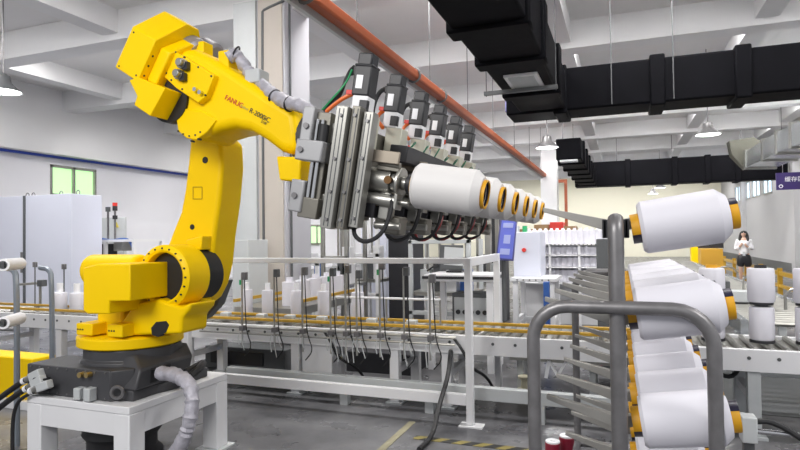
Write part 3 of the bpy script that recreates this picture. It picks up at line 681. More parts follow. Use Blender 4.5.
    # cables
    if k == 0:
        for q_ in range(3): MB().tube([(-.366, y-.01+q_*.012, .50-q_*.012), (-.395-q_*.006, y, .48-q_*.01), (-.415, y, .40-q_*.01), (-.46, y, .33-q_*.01), (-.52, y, .27-q_*.008), (-.55, y+.05, .24)], .008, 8, 2).build('black_cable', RUB, tool, local=True)
        MB().tube([(-.35, y+.02, .385), (-.38, y, .37), (-.44, y, .33), (-.50, y, .27), (-.53, y+.05, .22)], .010, 8, 2).build('orange_cable', ORC, tool, local=True)
        MB().tube([(-.366, y-.03, .48), (-.39, y-.02, .42), (-.45, y-.02, .345), (-.52, y, .275)], .005, 6, 2).build('green_cable', GRN, tool, local=True)
        MB().box((-.39, y-.012, .372), (-.35, y+.012, .392)).build('red_plug', RED, tool, local=True)
    else:
        MB().tube([(-.366, y, .49), (-.40, y, .47), (-.41, y-.03, .40), (-.39, y-.07, .33), (-.35, y-.12, .29)], .012, 8, 2).build('black_cable', RUB, tool, local=True)
        MB().tube([(-.35, y+.01, .385), (-.38, y, .36), (-.37, y-.06, .32), (-.30, y-.12, .27)], .010, 8, 2).build('orange_cable', ORC, tool, local=True)
        MB().box((-.385, y-.012, .372), (-.35, y+.012, .392)).build('red_plug', RED, tool, local=True)
for k in range(6): unit(k)
# valve bank and clutter between frame and motors
MB().box((-.19, .12, .10), (-.10, Wd-.1, .18)).build('valve_bank', BLK, tool, local=True, bevel=.006)
b = MB()
for k in range(8): b.tube([(-.12, .2+k*.19, .18), (-.10, .22+k*.19, .21+.015*(k % 3)), (-.14, .30+k*.19, .22), (-.17, .34+k*.19, .18)], .004, 6, 2)
b.build('air_tubes', mat('dark_green_tube', (.01,.12,.06), .4), tool, local=True)
b = MB()
for k in range(6): b.tube([(-.36, -.05+k*.3, .20), (-.38, -.04+k*.3, .25+.02*(k % 2)), (-.42, .0+k*.3, .22), (-.43, .02+k*.3, .15)], .006, 6, 2)
b.build('red_tubes', RED, tool, local=True)
# ---- bobbins held by the gripper
def make_bobbin(name, M, label, group, tube_out=.035, warm=False, far=.02, band=True):
    """root = yarn mesh with a cardboard tube child"""
    o = bobbin_mesh().build(name, YARNW if warm else YARN); o.matrix_world = M; tag(o, label, 'bobbin', group)
    r_ = .061 if not band else .056
    t = MB(); t.lathe([(.046, -far), (r_, -far), (r_, BL+tube_out), (r_-.007, BL+tube_out), (r_-.010, BL-.06), (.02, BL-.06)], (0,0,0), (1,0,0), 32, close=False)
    to = t.build('tube', ORG, o, local=True)
    t = MB(); n = 12
    if band:
        vs = []; fs = []
        for i in range(n+1):
            a = R(35)+R(130)*i/n
            for xx in (BL-.001, BL+tube_out+.0008): vs.append((xx, -(r_+.001)*math.cos(a), (r_+.001)*math.sin(a)))
        for i in range(n): fs.append((2*i, 2*i+1, 2*i+3, 2*i+2))
        t.add(vs, fs, True)
    else:
        t.lathe([(r_-.0105, BL-.055), (r_-.0078, BL+tube_out-.006)], (0,0,0), (1,0,0), 24, close=False)
    t.build('dark_band', mat('dark_indigo', (.012, .010, .03), .35), to, local=True)
    if band:
        t = MB(); vs = []; fs = []
        for i in range(n+1):
            a = R(205)+R(130)*i/n
            for xx in (-far-.0008, .001): vs.append((xx, -(r_+.001)*math.cos(a), (r_+.001)*math.sin(a)))
        for i in range(n): fs.append((2*i, 2*i+1, 2*i+3, 2*i+2))
        t.add(vs, fs, True); t.build('dark_band', mat('dark_indigo', (.012, .010, .03), .35), to, local=True)
    return o
def copy_bobbin(src, M, label, group=None):
    o = src.copy(); C.objects.link(o); o.parent = None; o.matrix_world = M; o['label'] = label
    if group: o['group'] = group
    for c in [c for c in src.children]:
        d = c.copy(); C.objects.link(d); d.parent = o
        for g in c.children: e = g.copy(); C.objects.link(e); e.parent = d
    return o
ordn = ['first', 'second', 'third', 'fourth', 'fifth', 'sixth']
near = ['nearest', 'second nearest', 'third nearest', 'fourth nearest', 'fifth nearest', 'farthest']
gl = [('large white yarn bobbin on the gripper, nearest of the six and fully visible'), *['white yarn bobbin on the gripper, %s of the row of six' % n for n in near[1:]]]
g0 = make_bobbin('yarn_bobbin', TM @ Matrix.Translation((.012, 0, 0)), gl[0], 'bobbins held by the gripper', warm=True, far=.012, tube_out=.016, band=False)
for k in range(1, 6): copy_bobbin(g0, TM @ Matrix.Translation((.012, k*GR_SP, 0)), gl[k])
# ================================================================== CREEL TROLLEY
TX = at(617, 300, y=2.3).x
tr = thing('creel_trolley', 'grey steel pipe creel trolley with rows of slanted pegs', 'trolley', (TX, 3.4, 0))
PT = at(617, 222, y=2.30)
yr = 2.27+GR_SP*5+.13+.15
YS = [2.40+k*GR_SP for k in range(6)]
for yy in (2.30, yr):
    MB().tube([(TX, yy, .08), (TX, yy, PT.z-.05), (TX, yy+.01, PT.z-.01), (TX, yy+.04, PT.z+.01)], .029, 14, 1).build('post', STL, tr)
    zb = at(617, 308, y=2.26).z; lx, rx = at(534, 400, y=2.26).x, at(716, 400, y=2.26).x
    y_ = yy-.03
    pts = [(lx, y_, .08)]
    rr = .13
    for k in range(7): a = math.pi-k*math.pi/12; pts.append((lx+rr+rr*math.cos(a), y_, zb-rr+rr*math.sin(a)))
    for k in range(7): a = math.pi/2-k*math.pi/12; pts.append((rx-rr+rr*math.cos(a), y_, zb-rr+rr*math.sin(a)))
    pts.append((rx, y_, .08))
    MB().tube(pts, .025, 14).build('handle_frame', STL, tr)
b = MB()
for x in (lx, rx): b.cyl((x, 2.2, .10), (x, yr+.05, .10), .025)
for y in (2.27, yr-.03): b.cyl((lx, y, .10), (rx, y, .10), .025)
b.build('base_frame', STL, tr)
for x in (lx, rx):
    for y in (2.35, yr-.15):
        w = MB().cyl((x-.018, y, .045), (x+.018, y, .045), .045, n=20).build('wheel', RUB, tr); MB().bar((x, y, .05), (x, y, .11), .05, .03).build('fork', STL, w)
LZ = [at(617, 216, y=2.4).z-.0, at(612, 312, y=2.4).z+.02, 0, 0]
tipz = [at(546, 208, y=2.4).z, at(545, 297, y=2.4).z, at(544, 394, y=2.4).z, at(544, 394, y=2.4).z-.385]
tipx = at(545, 300, y=2.4).x
slope = math.tan(R(12))
b = MB()
for z in tipz:
    zz = z - (TX-tipx)*slope
    b.bar((TX, 2.30, zz-.02), (TX, yr, zz-.02), .03, .05)
b.build('peg_rail', STL, tr)
for li, z in enumerate(tipz):
    for k, y in enumerate(YS):
        zz = z - (TX-tipx)*slope
        for sgn in (-1, 1):
            x1 = TX + sgn*(TX-tipx)*(1 if sgn < 0 else .8); x0 = TX+sgn*.015
            z0_, z1_ = zz, zz+abs(x1-TX)*slope
            p = MB(); h0, h1, w = .045, .016, .02
            p.add([(x0,y-w,z0_-h0),(x0,y+w,z0_-h0),(x0,y+w,z0_+.003),(x0,y-w,z0_+.003),(x1,y-w*.6,z1_-h1),(x1,y+w*.6,z1_-h1),(x1,y+w*.6,z1_+.002),(x1,y-w*.6,z1_+.002)],
                  [(0,1,2,3),(7,6,5,4),(0,4,5,1),(1,5,6,2),(2,6,7,3),(3,7,4,0)] if sgn > 0 else [(3,2,1,0),(4,5,6,7),(1,5,4,0),(2,6,5,1),(3,7,6,2),(0,4,7,3)])
            p.build('peg', PEG, tr, bevel=.002)
# black fork clamp on top
b = MB(); ct = at(617, 214, y=2.38)
b.box((TX-.045, 2.335, PT.z-.06), (TX+.045, 2.40, PT.z+.01))
for sx in (-1, 1): b.box((TX+sx*.04-.008, 2.335, PT.z-.06), (TX+sx*.04+.008, 2.375, PT.z+.012)); b.box((TX+sx*.02-.004, 2.34, PT.z), (TX+sx*.02+.004, 2.37, PT.z+.02))
b.build('top_clamp', BLK, tr, bevel=.003)
# bobbins on the right side, rising outwards
RA = R(8.5)
def rb(level, k):
    zc = [at(640, 228, y=2.4).z, at(636, 314, y=2.4).z, at(643, 421, y=2.4).z, at(643, 421, y=2.4).z-.385][level]
    x = [at(640, 228, y=2.4).x, at(636, 314, y=2.4).x, at(641, 421, y=2.4).x, at(641, 421, y=2.4).x][level]
    return Matrix.Translation((x, YS[k], zc)) @ Matrix.Rotation(-RA, 4, 'Y')
grp = 'bobbins on the trolley pegs'
lv = ['top', 'second', 'third', 'bottom']
s0 = make_bobbin('yarn_bobbin', rb(0, 0), 'single white yarn bobbin on the topmost trolley peg', grp, far=.03, tube_out=.03)
s0.scale = (1, 1, 1)
for li in (1, 2, 3):
    for k in range(6):
        copy_bobbin(s0, rb(li, k), 'white yarn bobbin on the trolley, %s in the %s level' % (near[k], lv[li]))
ORD = ['first', 'second', 'third', 'fourth', 'fifth', 'sixth', 'seventh', 'eighth', 'ninth', 'tenth', 'eleventh', 'twelfth', 'thirteenth', 'last']
# ================================================================== MAIN CONVEYOR (runs left-right)
CY = 5.17
zt = at(720, 348, y=CY).z; zb = at(720, 370, y=CY).z
CX0, CX1 = at(-30, 330, y=CY).x-.5, XR-.25
t = thing('main_conveyor', 'long white roller conveyor crossing the hall behind the trolley with yellow guide rails', 'conveyor', (0, CY+.3, 0))
MB().box((CX0, CY, zb), (CX1, CY+.04, zt)).build('side_panel', WPT, t, bevel=.004)
MB().box((CX0, CY+.70, zb), (CX1, CY+.74, zt)).build('side_panel', WPT, t, bevel=.004)
MB().box((CX0, CY+.04, zt-.06), (CX1, CY+.70, zt-.03)).build('deck', ALU, t)
b = MB(); x = CX0+.1
while x < CX1-.1: b.cyl((x, CY+.05, zt-.01), (x, CY+.69, zt-.01), .022, n=8); x += .11
b.build('rollers', ALU, t, kind='stuff')
b = MB(); x = CX0+.1
while x < CX1-.1: b.cyl((x, CY-.006, (zt+zb)/2+.02), (x, CY, (zt+zb)/2+.02), .014, n=8); x += .2
b.build('panel_bolts', DGP, t, kind='stuff')
for yy in (CY+.05, CY+.40):
    MB().box((CX0, yy, zt+.035), (.25, yy+.035, zt+.065)).build('guide_rail', YRL, t, bevel=.006)
    b = MB(); x = CX0+.3
    while x < .2: b.box((x, yy, zt-.03), (x+.03, yy+.03, zt+.035)); x += .9
    b.build('rail_bracket', ALU, t, kind='stuff')
legx = [at(px, 390, y=CY+.05).x for px in (-10, 60, 122, 187, 296, 395, 447, 640, 754)]
for x in legx:
    for yy in (CY+.03, CY+.62):
        l = MB().box((x-.045, yy, .02), (x+.045, yy+.09, zb)).build('leg', WPT if x < .8 else GPT, t, bevel=.004)
        MB().box((x-.08, yy-.03, 0), (x+.08, yy+.12, .02)).build('foot_plate', GPT, l)
    MB().box((x-.03, CY+.12, .28), (x+.03, CY+.62, .34)).build('cross_brace', WPT, t)
tag_xy = at(673, 357, y=CY-.003)
MB().box((tag_xy.x-.035, CY-.003, tag_xy.z-.02), (tag_xy.x+.035, CY, tag_xy.z+.02)).build('warning_label', WHT, t)
o = MB(); 
for a_, b_ in (((-.035,-.02),(.035,-.02)), ((.035,-.02),(.035,.02)), ((.035,.02),(-.035,.02)), ((-.035,.02),(-.035,-.02)), ((-.02,0),(.02,0))):
    o.bar((tag_xy.x+a_[0], CY-.004, tag_xy.z+a_[1]), (tag_xy.x+b_[0], CY-.004, tag_xy.z+b_[1]), .004, .004)
o.build('label_frame', PRINTR, t)
# front cable tray of the conveyor, left half
xs0, xs1 = at(200, 335, y=CY-.12).x, at(455, 335, y=CY-.12).x
b = MB(); b.cyl((xs0, CY-.10, zt-.01), (xs1, CY-.10, zt-.01), .014, n=8); b.cyl((xs0, CY-.12, zt-.07), (xs1, CY-.12, zt-.07), .012, n=8)
b.build('sensor_rail', ALU, t)
# electrical boxes under it
q0, q1 = at(302, 346, y=CY+.05), at(332, 386, y=CY+.05)
tag(MB().box((q0.x, CY+.05, q1.z), (q1.x, CY+.35, q0.z+.12)).build('junction_box', WPT, bevel=.006), 'white rectangular junction box hanging under the conveyor left of centre', 'junction box')
# low white plinth frame running in front on the floor level (second low conveyor)
lo = thing('floor_frame', 'low white steel floor frame behind the safety fence', 'frame', (0, 5.0, 0))
za = at(400, 398, y=5.05).z
b = MB().box((at(228, 380, y=5.05).x, 5.02, .16), (at(700, 400, y=5.05).x, 5.10, .27)); b.build('front_beam', GPT, lo, bevel=.004)
for px in (345, 430, 540, 640): x = at(px, 400, y=5.05).x; MB().box((x-.04, 5.02, 0), (x+.04, 5.09, .16)).build('leg', GPT, lo)
# ---- sensor posts and cables on the conveyor
SP = [(243, 273), (275, 270), (303, 268), (331, 269), (346, 266), (357, 271), (380, 262), (404, 268), (430, 275)]
for i, (px, py) in enumerate(SP):
    top = at(px, py, y=CY-.11); x = top.x
    tt = thing('sensor_post', 'thin steel sensor post clipped to the conveyor, %s from the yellow robot' % ['first', 'second', 'third', 'fourth', 'fifth', 'sixth', 'seventh', 'eighth', 'ninth'][i], 'sensor post', (x, CY-.11, zt-.2), 'sensor posts along the conveyor')
    MB().cyl((x, CY-.13, zt-.22), (x, CY-.13, top.z), .010, n=8).build('rod', ALU, tt)
    MB().box((x-.02, CY-.16, zt-.04), (x+.03, CY-.09, zt+.01)).build('clamp', STL, tt, bevel=.003)
    MB().box((x+.005, CY-.15, top.z-.07), (x+.055, CY-.10, top.z+.01)).build('sensor_head', DGP if i % 2 else STL, tt, bevel=.004)
    if i % 3 == 0: MB().box((x-.02, CY-.15, top.z-.12), (x+.0, CY-.12, top.z-.07)).build('sensor_tip', GRN, tt)
    MB().tube([(x+.03, CY-.13, top.z-.07), (x+.05, CY-.14, zt+.1), (x+.06, CY-.14, zt-.05), (x+.12, CY-.13, zt-.20), (x+.03, CY-.13, zt-.30)], .006, 6, 2).build('sensor_cable', RUB, tt)
    b = MB()
    for k in range(2+i % 2): b.tube([(x-.03+.035*k, CY-.14, zt-.07), (x-.04+.05*k, CY-.15, zt-.13-.03*(k % 2)), (x-.03+.06*k, CY-.14, zt-.19-.05*((k+i) % 3))], .005, 5, 1)
    b.build('air_tubes', GPT, tt)
q0, q1 = at(336, 297, y=CY+.2), at(440, 297, y=CY+.2)
t = thing('overhead_rail', 'thin white rail on short posts above the middle of the conveyor', 'frame', (q0.x, CY+.2, zt))
MB().cyl((q0.x, CY+.2, q0.z), (q1.x, CY+.2, q0.z), .012, n=8).build('rail', WPT, t)
for q_ in (0, .5, 1): x = q0.x+(q1.x-q0.x)*q_; MB().cyl((x, CY+.2, zt), (x, CY+.2, q0.z), .010, n=8).build('post', ALU, t)
for i, px in enumerate((195, 226, 262, 290, 322, 372, 412)):
    q = at(px, 314, y=CY+.14); o = thing('stopper_block', 'small grey stopper block at the conveyor rail, %s from the robot' % ORD[i], 'block', (q.x, CY+.14, zt), 'stopper blocks on the conveyor rail')
    MB().box((q.x-.05, CY+.10, zt+.012), (q.x+.05, CY+.18, zt+.10)).build('body', GPT, o, bevel=.008); MB().cyl((q.x+.05, CY+.14, zt+.06), (q.x+.13, CY+.14, zt+.06), .012, n=8).build('piston', ALU, o)
zz = [at(px, py, y=CY+.10) for px, py in ((546, 378), (549, 361), (558, 376), (566, 361), (575, 368))]
o = MB()
for a_, b_ in zip(zz, zz[1:]): o.bar(a_, b_, .03, .02)
tag(o.build('folding_bracket', WPT), 'white zigzag folding bracket below the conveyor just left of the trolley post', 'bracket')
# hanging black cables below conveyor
for i, (px, lab) in enumerate(((338, 'pair of black cables crossing below the conveyor beside the white junction box'), (470, 'loose black cable under the conveyor behind the fence post'), (437, 'thick black cable hanging to the floor by the hazard tape'))):
    x = at(px, 350, y=CY-.05).x; yy = CY-.05 if i < 2 else 4.55
    if i == 2: x = at(437, 420, y=yy).x; pts = [(x, yy, .62), (x+.02, yy, .3), (x, yy, .1), (x+.02, yy-.1, .02), (x+.02, yy-.5, .02)]; pts = [(x-.05, CY-.02, .55), (x, 4.9, .38), (x, 4.6, .2), (x+.01, 4.4, .02), (x, 4.1, .02)]
    else: pts = [(x-.15, yy, zt-.02), (x-.05, yy-.02, zt-.14), (x, yy, zt-.28), (x+.12, yy+.2, zt-.40), (x+.15, yy+.4, .05)]
    tag(MB().tube(pts, .014 if i < 2 else .02, 8, 2).build('black_cable', RUB), lab, 'cable')
# ---- upright bobbins
def upright(px, z0, y, r, hh, label, group, tube=True, black=False, top=None, width=None):
    c = at(px, 330, y=y)
    o = MB().lathe([(r*.45, 0), (r*.9, .001), (r, .02), (r, hh-.02), (r*.93, hh-.002), (r*.45, hh)], (c.x, y, z0), (0,0,1), 28, close=False).build('upright_bobbin', YARN)
    tag(o, label, 'bobbin', group)
    if tube: MB().lathe([(r*.45, 0), (r*.45, hh+(.025 if top is None else top)), (r*.35, hh+(.025 if top is None else top)), (r*.35, hh-.02), (0, hh-.02)], (c.x, y, z0), (0,0,1), 20, close=False).build('tube', ORG if not black else (WHT if top else BLK), o)
    return o
grp = 'bobbins standing on the main conveyor'
zc = zt+.015
for px, nm in ((713, 'beside the trolley, left of the woman'), (762, 'in front of the woman'), (809, 'cut off by the right edge')):
    rr = .098; yy = CY+.28
    c = at(px, 330, y=yy)
    pl = MB().cyl((c.x, yy, zc), (c.x, yy, zc+.02), .09, n=24).build('pallet_disc', BLK); tag(pl, 'thin black disc under the lower white bobbin %s' % nm, 'disc', 'discs under the bobbins')
    upright(px, zc+.021, yy, rr*.92, .27, 'white upright bobbin at the bottom of the stack %s' % nm, grp, tube=False)
    pl = MB().lathe([(.05, 0), (.05, .01), (.085, .012), (.085, .03), (.05, .032)], (c.x, yy, zc+.292), (0,0,1), 24).build('spacer_disc', BLK); tag(pl, 'black spacer disc between the two stacked bobbins %s' % nm, 'disc', 'spacers between stacked bobbins')
    upright(px, zc+.325, yy, rr, .275, 'white upright bobbin on top of the stack %s' % nm, grp, black=(px != 713))
names = ['first', 'second', 'third', 'fourth', 'fifth', 'sixth', 'seventh']
for i, px in enumerate((247, 268, 297, 324, 358)):
    upright(px, zc, CY+.56, .068, .30, 'slim white bobbin behind the sensor posts, %s from the robot' % names[i], 'slim bobbins on the conveyor', top=.08, black=True)
for i, px in enumerate((60, 77)):
    upright(px, zc, CY+.30, .085, .23, 'small white bobbin on the conveyor left of the robot, %s one' % ('left' if i == 0 else 'right'), 'small bobbins left of the robot', top=.12, black=True)
# left hand sensor stalks
for px, top, nm in ((35, 262, 'left thin sensor stalk before the pale cabinet'), (64, 264, 'right thin sensor stalk before the pale cabinet')):
    q = at(px, top, y=CY+.45); tt = thing('sensor_stalk', nm, 'sensor post', (q.x, CY+.45, zc))
    MB().cyl((q.x, CY+.45, zc), (q.x, CY+.45, q.z), .008, n=8).build('rod', DGP, tt); MB().box((q.x-.025, CY+.43, q.z-.07), (q.x+.025, CY+.47, q.z)).build('sensor_head', STL, tt, bevel=.004)
q = at(40, 283, y=CY+.6); tt = thing('air_cylinder', 'small grey pneumatic cylinder with black block above the left conveyor', 'air cylinder', (q.x, CY+.6, zc))
MB().cyl((q.x-.45, CY+.6, q.z-.03), (q.x+.0, CY+.6, q.z), .018, n=10).build('cylinder', ALU, tt); MB().cbox((q.x+.04, CY+.6, q.z), (.10, .08, .09)).build('block', DGP, tt, bevel=.005); MB().box((q.x-.01, CY+.59, zc), (q.x+.02, CY+.61, q.z)).build('post', ALU, tt)
# ================================================================== SAFETY FENCE
FY = 4.80
ft = at(468, 258, y=FY); fx = ft.x; fz = ft.z
f = thing('safety_fence', 'white tubular safety fence running in front of the conveyor behind the robot', 'fence', (fx-1, FY, 0))
fl_ = at(188, 380, y=FY).x
MB().box((fl_, FY-.02, fz-.05), (fx, FY+.02, fz)).build('top_rail', WPT, f, bevel=.006)
lz = at(460, 399, y=FY).z
MB().box((fl_, FY-.03, lz-.045), (fx-.03, FY+.03, lz+.045)).build('bottom_rail', WPT, f, bevel=.004)
p = MB().box((fx-.03, FY-.03, .012), (fx+.03, FY+.03, fz)).build('post', WPT, f, bevel=.005); MB().box((fx-.09, FY-.06, 0), (fx+.11, FY+.06, .012)).build('foot_plate', WPT, p)
p = MB().box((fl_-.03, FY-.03, .012), (fl_+.03, FY+.03, at(189, 326, y=FY).z)).build('post', WPT, f, bevel=.005)
MB().box((fl_, FY-.018, at(189, 326, y=FY).z-.02), (fl_+.035, FY+.018, fz)).build('post', WPT, f)
MB().box((fx-.02, FY+.03, fz-.075), (fx+.02, 6.0, fz-.0)).build('return_plate', WPT, f, bevel=.004)
MB().box((fx-.03, 5.96, .0), (fx+.03, 6.03, fz)).build('post', WPT, f, bevel=.004)
MB().bar((fx+.0, FY+.05, .55), (fx+.45, FY+.1, .85), .04, .03) if False else None
# ================================================================== LEFT BACKGROUND
def boxpx(name, label, cat, px0, py0, px1, py1, y, depth, mt, z0=None, bevel=.008, grp=None):
    a, c = at(px0, py0, y=y), at(px1, py0, y=y); zl = at(px1, py1, y=y).z if z0 is None else z0
    t = thing(name, label, cat, ((a.x+c.x)/2, y+depth/2, max(0, zl)), grp)
    MB().box((a.x, y, max(0, zl)), (c.x, y+depth, (a.z+c.z)/2)).build('body', mt, t, bevel=bevel)
    return t, a.x, c.x, max(0, zl), (a.z+c.z)/2
t, a, c, z0, z1 = boxpx('tall_cabinet', 'tall pale lavender cabinet with a centre seam at the left behind the conveyor', 'cabinet', -25, 196, 71, 310, 8.0, .7, LAV, 0)
s = at(25, 200, y=8).x; MB().box((s-.02, 7.97, 0), (s+.02, 8.0, z1)).build('seam', DGP, t)
b = MB(); b.tube([(s-.03, 7.95, 1.4), (s-.03, 7.95, 1.0)], .02, 6); b.build('handle', STL, t)
for px in (18, 24, 52, 69): q = at(px, 194, y=8.1); MB().torus((q.x, 8.3, z1+.04), (0,1,0), .045, .012, 12, 5).build('lifting_eye', STL, t)
# test bench cell behind
t, a, c, z0, z1 = boxpx('grey_partition', 'light grey partition board with small yellow labels behind the left machine', 'partition', 73, 218, 124, 300, 10.4, .08, GPT, 0)
for px in (78, 98, 116): q = at(px, 225, y=10.38); MB().prism([(q.x-.07, 10.38, q.z-.06), (q.x+.07, 10.38, q.z-.06), (q.x, 10.38, q.z+.07)], (0, .02, 0)).build('warning_triangle', TAPEY, t)
t = thing('assembly_frame', 'white aluminium machine frame with a black arched handle left of the robot', 'machine', at(95, 300, y=8.8).xy.to_3d())
qa, qb, qt = at(74, 240, y=8.8), at(134, 240, y=8.8), at(90, 228, y=8.8)
for z in (qa.z, 1.2, .75): MB().box((qa.x, 8.8, z-.05), (qb.x, 9.6, z)).build('shelf', WPT, t)
for x in (qa.x, (qa.x+qb.x)/2, qb.x-.06):
    for y in (8.8, 9.54): MB().box((x, y, 0), (x+.06, y+.06, qa.z-.05)).build('post', WPT, t)
MB().tube([at(75, 239, y=8.85), at(75, 231, y=8.85), at(79, 228, y=8.85), at(97, 228, y=8.85), at(98, 239, y=8.85)], .035, 8, 1).build('arched_handle', BLK, t)
MB().tube([at(100, 239, y=8.85), at(112, 241, y=8.85), at(122, 239, y=8.85), at(130, 240, y=8.85), at(134, 250, y=8.85)], .03, 8, 2).build('blue_hose', BLU2, t)
b = MB()
for k, (px, py, w, hh) in enumerate(((80, 247, .3, .3), (92, 262, .25, .35), (104, 250, .2, .25), (120, 246, .25, .2), (86, 282, .4, .2), (110, 276, .3, .3))):
    q = at(px, py, y=9.0); MB().cbox((q.x, 9.1, q.z), (w, .3, hh)).build('instrument', (DGP, GPT, BLK, ALU, BRN, GPT)[k], t, bevel=.01)
for px, py, nm in ((115, 206, 'signal_tower'), (108, 207, 'antenna')):
    q = at(px, py, y=9.3); o = thing(nm, 'slim signal tower light with red and black segments' if nm == 'signal_tower' else 'dark vertical rod beside the signal tower', 'signal tower' if nm == 'signal_tower' else 'rod', (q.x, 9.3, qa.z))
    MB().cyl((q.x, 9.3, qa.z), (q.x, 9.3, q.z), .022, n=8).build('pole', STL, o)
    if nm == 'signal_tower':
        MB().cyl((q.x, 9.3, q.z), (q.x, 9.3, q.z+.07), .05, n=12).build('lamp_segment', RED, o); MB().cyl((q.x, 9.3, q.z-.10), (q.x, 9.3, q.z), .05, n=12).build('black_segment', BLK, o); MB().cyl((q.x, 9.3, q.z-.28), (q.x, 9.3, q.z-.2), .05, n=12).build('black_segment', BLK, o)
    else: MB().box((q.x-.04, 9.27, q.z-.1), (q.x+.04, 9.33, q.z)).build('cap', DGP, o)
# ================================================================== CENTRE BACKGROUND
t, a, c, z0, z1 = boxpx('grey_cabinet', 'narrow pale cabinet with small stickers left of the column, behind the arm', 'cabinet', 232, 240, 248, 320, 7.0, .5, GPT, 0)
# second conveyor running away in depth
qa, qb = at(364, 288, z=.80), at(300, 300, z=.8)
xk = qa.x
t = thing('depth_conveyor', 'second conveyor with yellow rails running away behind the fence', 'conveyor', (xk, 9, 0))
MB().box((xk-.9, 6.3, .62), (xk, 8.15, .72)).build('deck', ALU, t)
for x in (xk-.9, xk-.45, xk): MB().box((x-.02, 6.3, .78), (x+.02, 8.15, .82)).build('guide_rail', YRL, t)
for yy in (6.5, 7.9):
    for x in (xk-.85, xk-.05): MB().box((x-.035, yy, 0), (x+.035, yy+.07, .62)).build('leg', WPT, t)
b = MB()
for yy in (6.5, 7.9): b.box((xk-.9, yy, .72), (xk-.87, yy+.05, .78)); b.box((xk-.02, yy, .72), (xk, yy+.05, .78))
b.build('rail_bracket', ALU, t, kind='stuff')
lab = ['nearest', 'second', 'third', 'fourth', 'fifth', 'farthest']
for k in range(5):
    o = MB().lathe([(.05, 0), (.10, .002), (.10, .31), (.045, .312), (.045, .37)], (xk-.25, 6.6+k*.34, .721), (0,0,1), 20).build('upright_bobbin', YARN); tag(o, 'white bobbin on the second conveyor behind the fence, %s in its line' % lab[k], 'bobbin', 'bobbins on the second conveyor')
# aluminium gantry machines
def gantry(px0, px1, ptop, y, nm, mt, extra=0):
    a, c = at(px0, ptop, y=y), at(px1, ptop, y=y); w = .05*y/7
    t = thing('machine_gantry', nm, 'machine', ((a.x+c.x)/2, y, 0))
    for x in (a.x, c.x-w):
        for dy in (0, .7): MB().box((x, y+dy, 0), (x+w, y+dy+w, a.z)).build('post', mt, t, bevel=.004)
    for z in (a.z-w, 1.25, .55): MB().box((a.x, y+.0, z), (c.x, y+.05, z+w)).build('cross_bar', mt, t, bevel=.004)
    MB().box((a.x, y+.05, .8), (c.x, y+.75, .85)).build('work_plate', ALU, t)
    for k in range(extra):
        x = a.x+.1+(c.x-a.x-.3)*k/max(1, extra-1); q = MB(); q.box((x, y+.2, .85), (x+.14, y+.4, 1.15+.15*(k % 3))); q.build('device', (GPT, DGP, WPT, BLU2)[k % 4], t, bevel=.008)
        MB().cyl((x+.07, y+.3, 1.15), (x+.07, y+.3, a.z-w), .02, n=8).build('piston', ALU, t)
    return t
gantry(320, 347, 204, 8.3, 'grey aluminium gantry machine right of the column below the gripper', ALU, 3)
gantry(350, 378, 212, 9.4, 'white aluminium gantry machine behind the gripper hoses', WPT, 3)
gantry(408, 470, 240, 7.4, 'light grey portal frame between the fence posts', GPT, 4)
gantry(475, 489, 182, 9.0, 'tall slim aluminium gantry left of the blue display', ALU, 2)
gantry(255, 318, 262, 9.6, 'low white frame machine behind the white cabinet', WPT, 4)
t, a, c, z0, z1 = boxpx('black_cabinet', 'black equipment cabinet behind the portal frame', 'cabinet', 388, 228, 409, 300, 9.8, .8, BLK, 0)
t, a, c, z0, z1 = boxpx('pale_cabinet', 'pale cabinet left of the black cabinet', 'cabinet', 361, 226, 386, 300, 10.6, .8, LAV, 0)
t, a, c, z0, z1 = boxpx('dark_cabinet', 'narrow black cabinet behind the tilted blue display', 'cabinet', 488, 205, 500, 300, 10.4, .8, BLK, 0)
t, a, c, z0, z1 = boxpx('light_cabinet', 'light cabinet with a red button right of the blue display', 'cabinet', 513, 232, 540, 277, 8.5, .6, LAV, None)
q = at(524, 250, y=8.48); MB().cyl((q.x, 8.46, q.z), (q.x, 8.5, q.z), .03, n=12).build('button', RED, t)
for px in (517, 525): q = at(px, 230, y=8.7); MB().box((q.x-.03, 8.65, q.z-.06), (q.x+.03, 8.75, q.z+.06)).build('beacon', (GRN, GPT)[px == 517], t)
# bench under it
def bench(px0, px1, ptop, y, dep, nm, top=WPT):
    a, c = at(px0, ptop, y=y), at(px1, ptop, y=y)
    t = thing('workbench', nm, 'bench', ((a.x+c.x)/2, y+dep/2, 0))
    MB().box((a.x, y, a.z-.05), (c.x, y+dep, a.z)).build('bench_top', top, t, bevel=.004)
    for x in (a.x+.03, c.x-.1):
        for yy in (y+.03, y+dep-.1): MB().box((x, yy, 0), (x+.07, yy+.07, a.z-.05)).build('leg', WPT, t)
    for x in (a.x+.03, c.x-.1): MB().box((x, y+.1, .35), (x+.05, y+dep-.1, .42)).build('cross_bar', WPT, t)
    MB().box((a.x+.1, y+dep-.1, .3), (c.x-.1, y+dep-.05, .37)).build('cross_bar', WPT, t)
    return t, a, c
t, a, c = bench(510, 556, 278, 8.2, .8, 'white bench with bolts along its edge below the light cabinet')
b = MB()
for k in range(6): x = a.x+.1+k*(c.x-a.x-.2)/5; b.cyl((x, 8.19, a.z-.025), (x, 8.2, a.z-.025), .012, n=8)
b.build('bolts', STL, t)
dt, a, c = bench(424, 494, 277, 6.65, .65, 'white instrument desk with a black edged top right of the portal frame')
MB().box((a.x-.02, 6.63, a.z-.02), (c.x+.02, 7.32, a.z+.012)).build('black_edge', BLK, dt)
MB().box((a.x, 6.65, a.z+.012), (c.x, 7.3, a.z+.03)).build('desk_mat', WPT, dt)
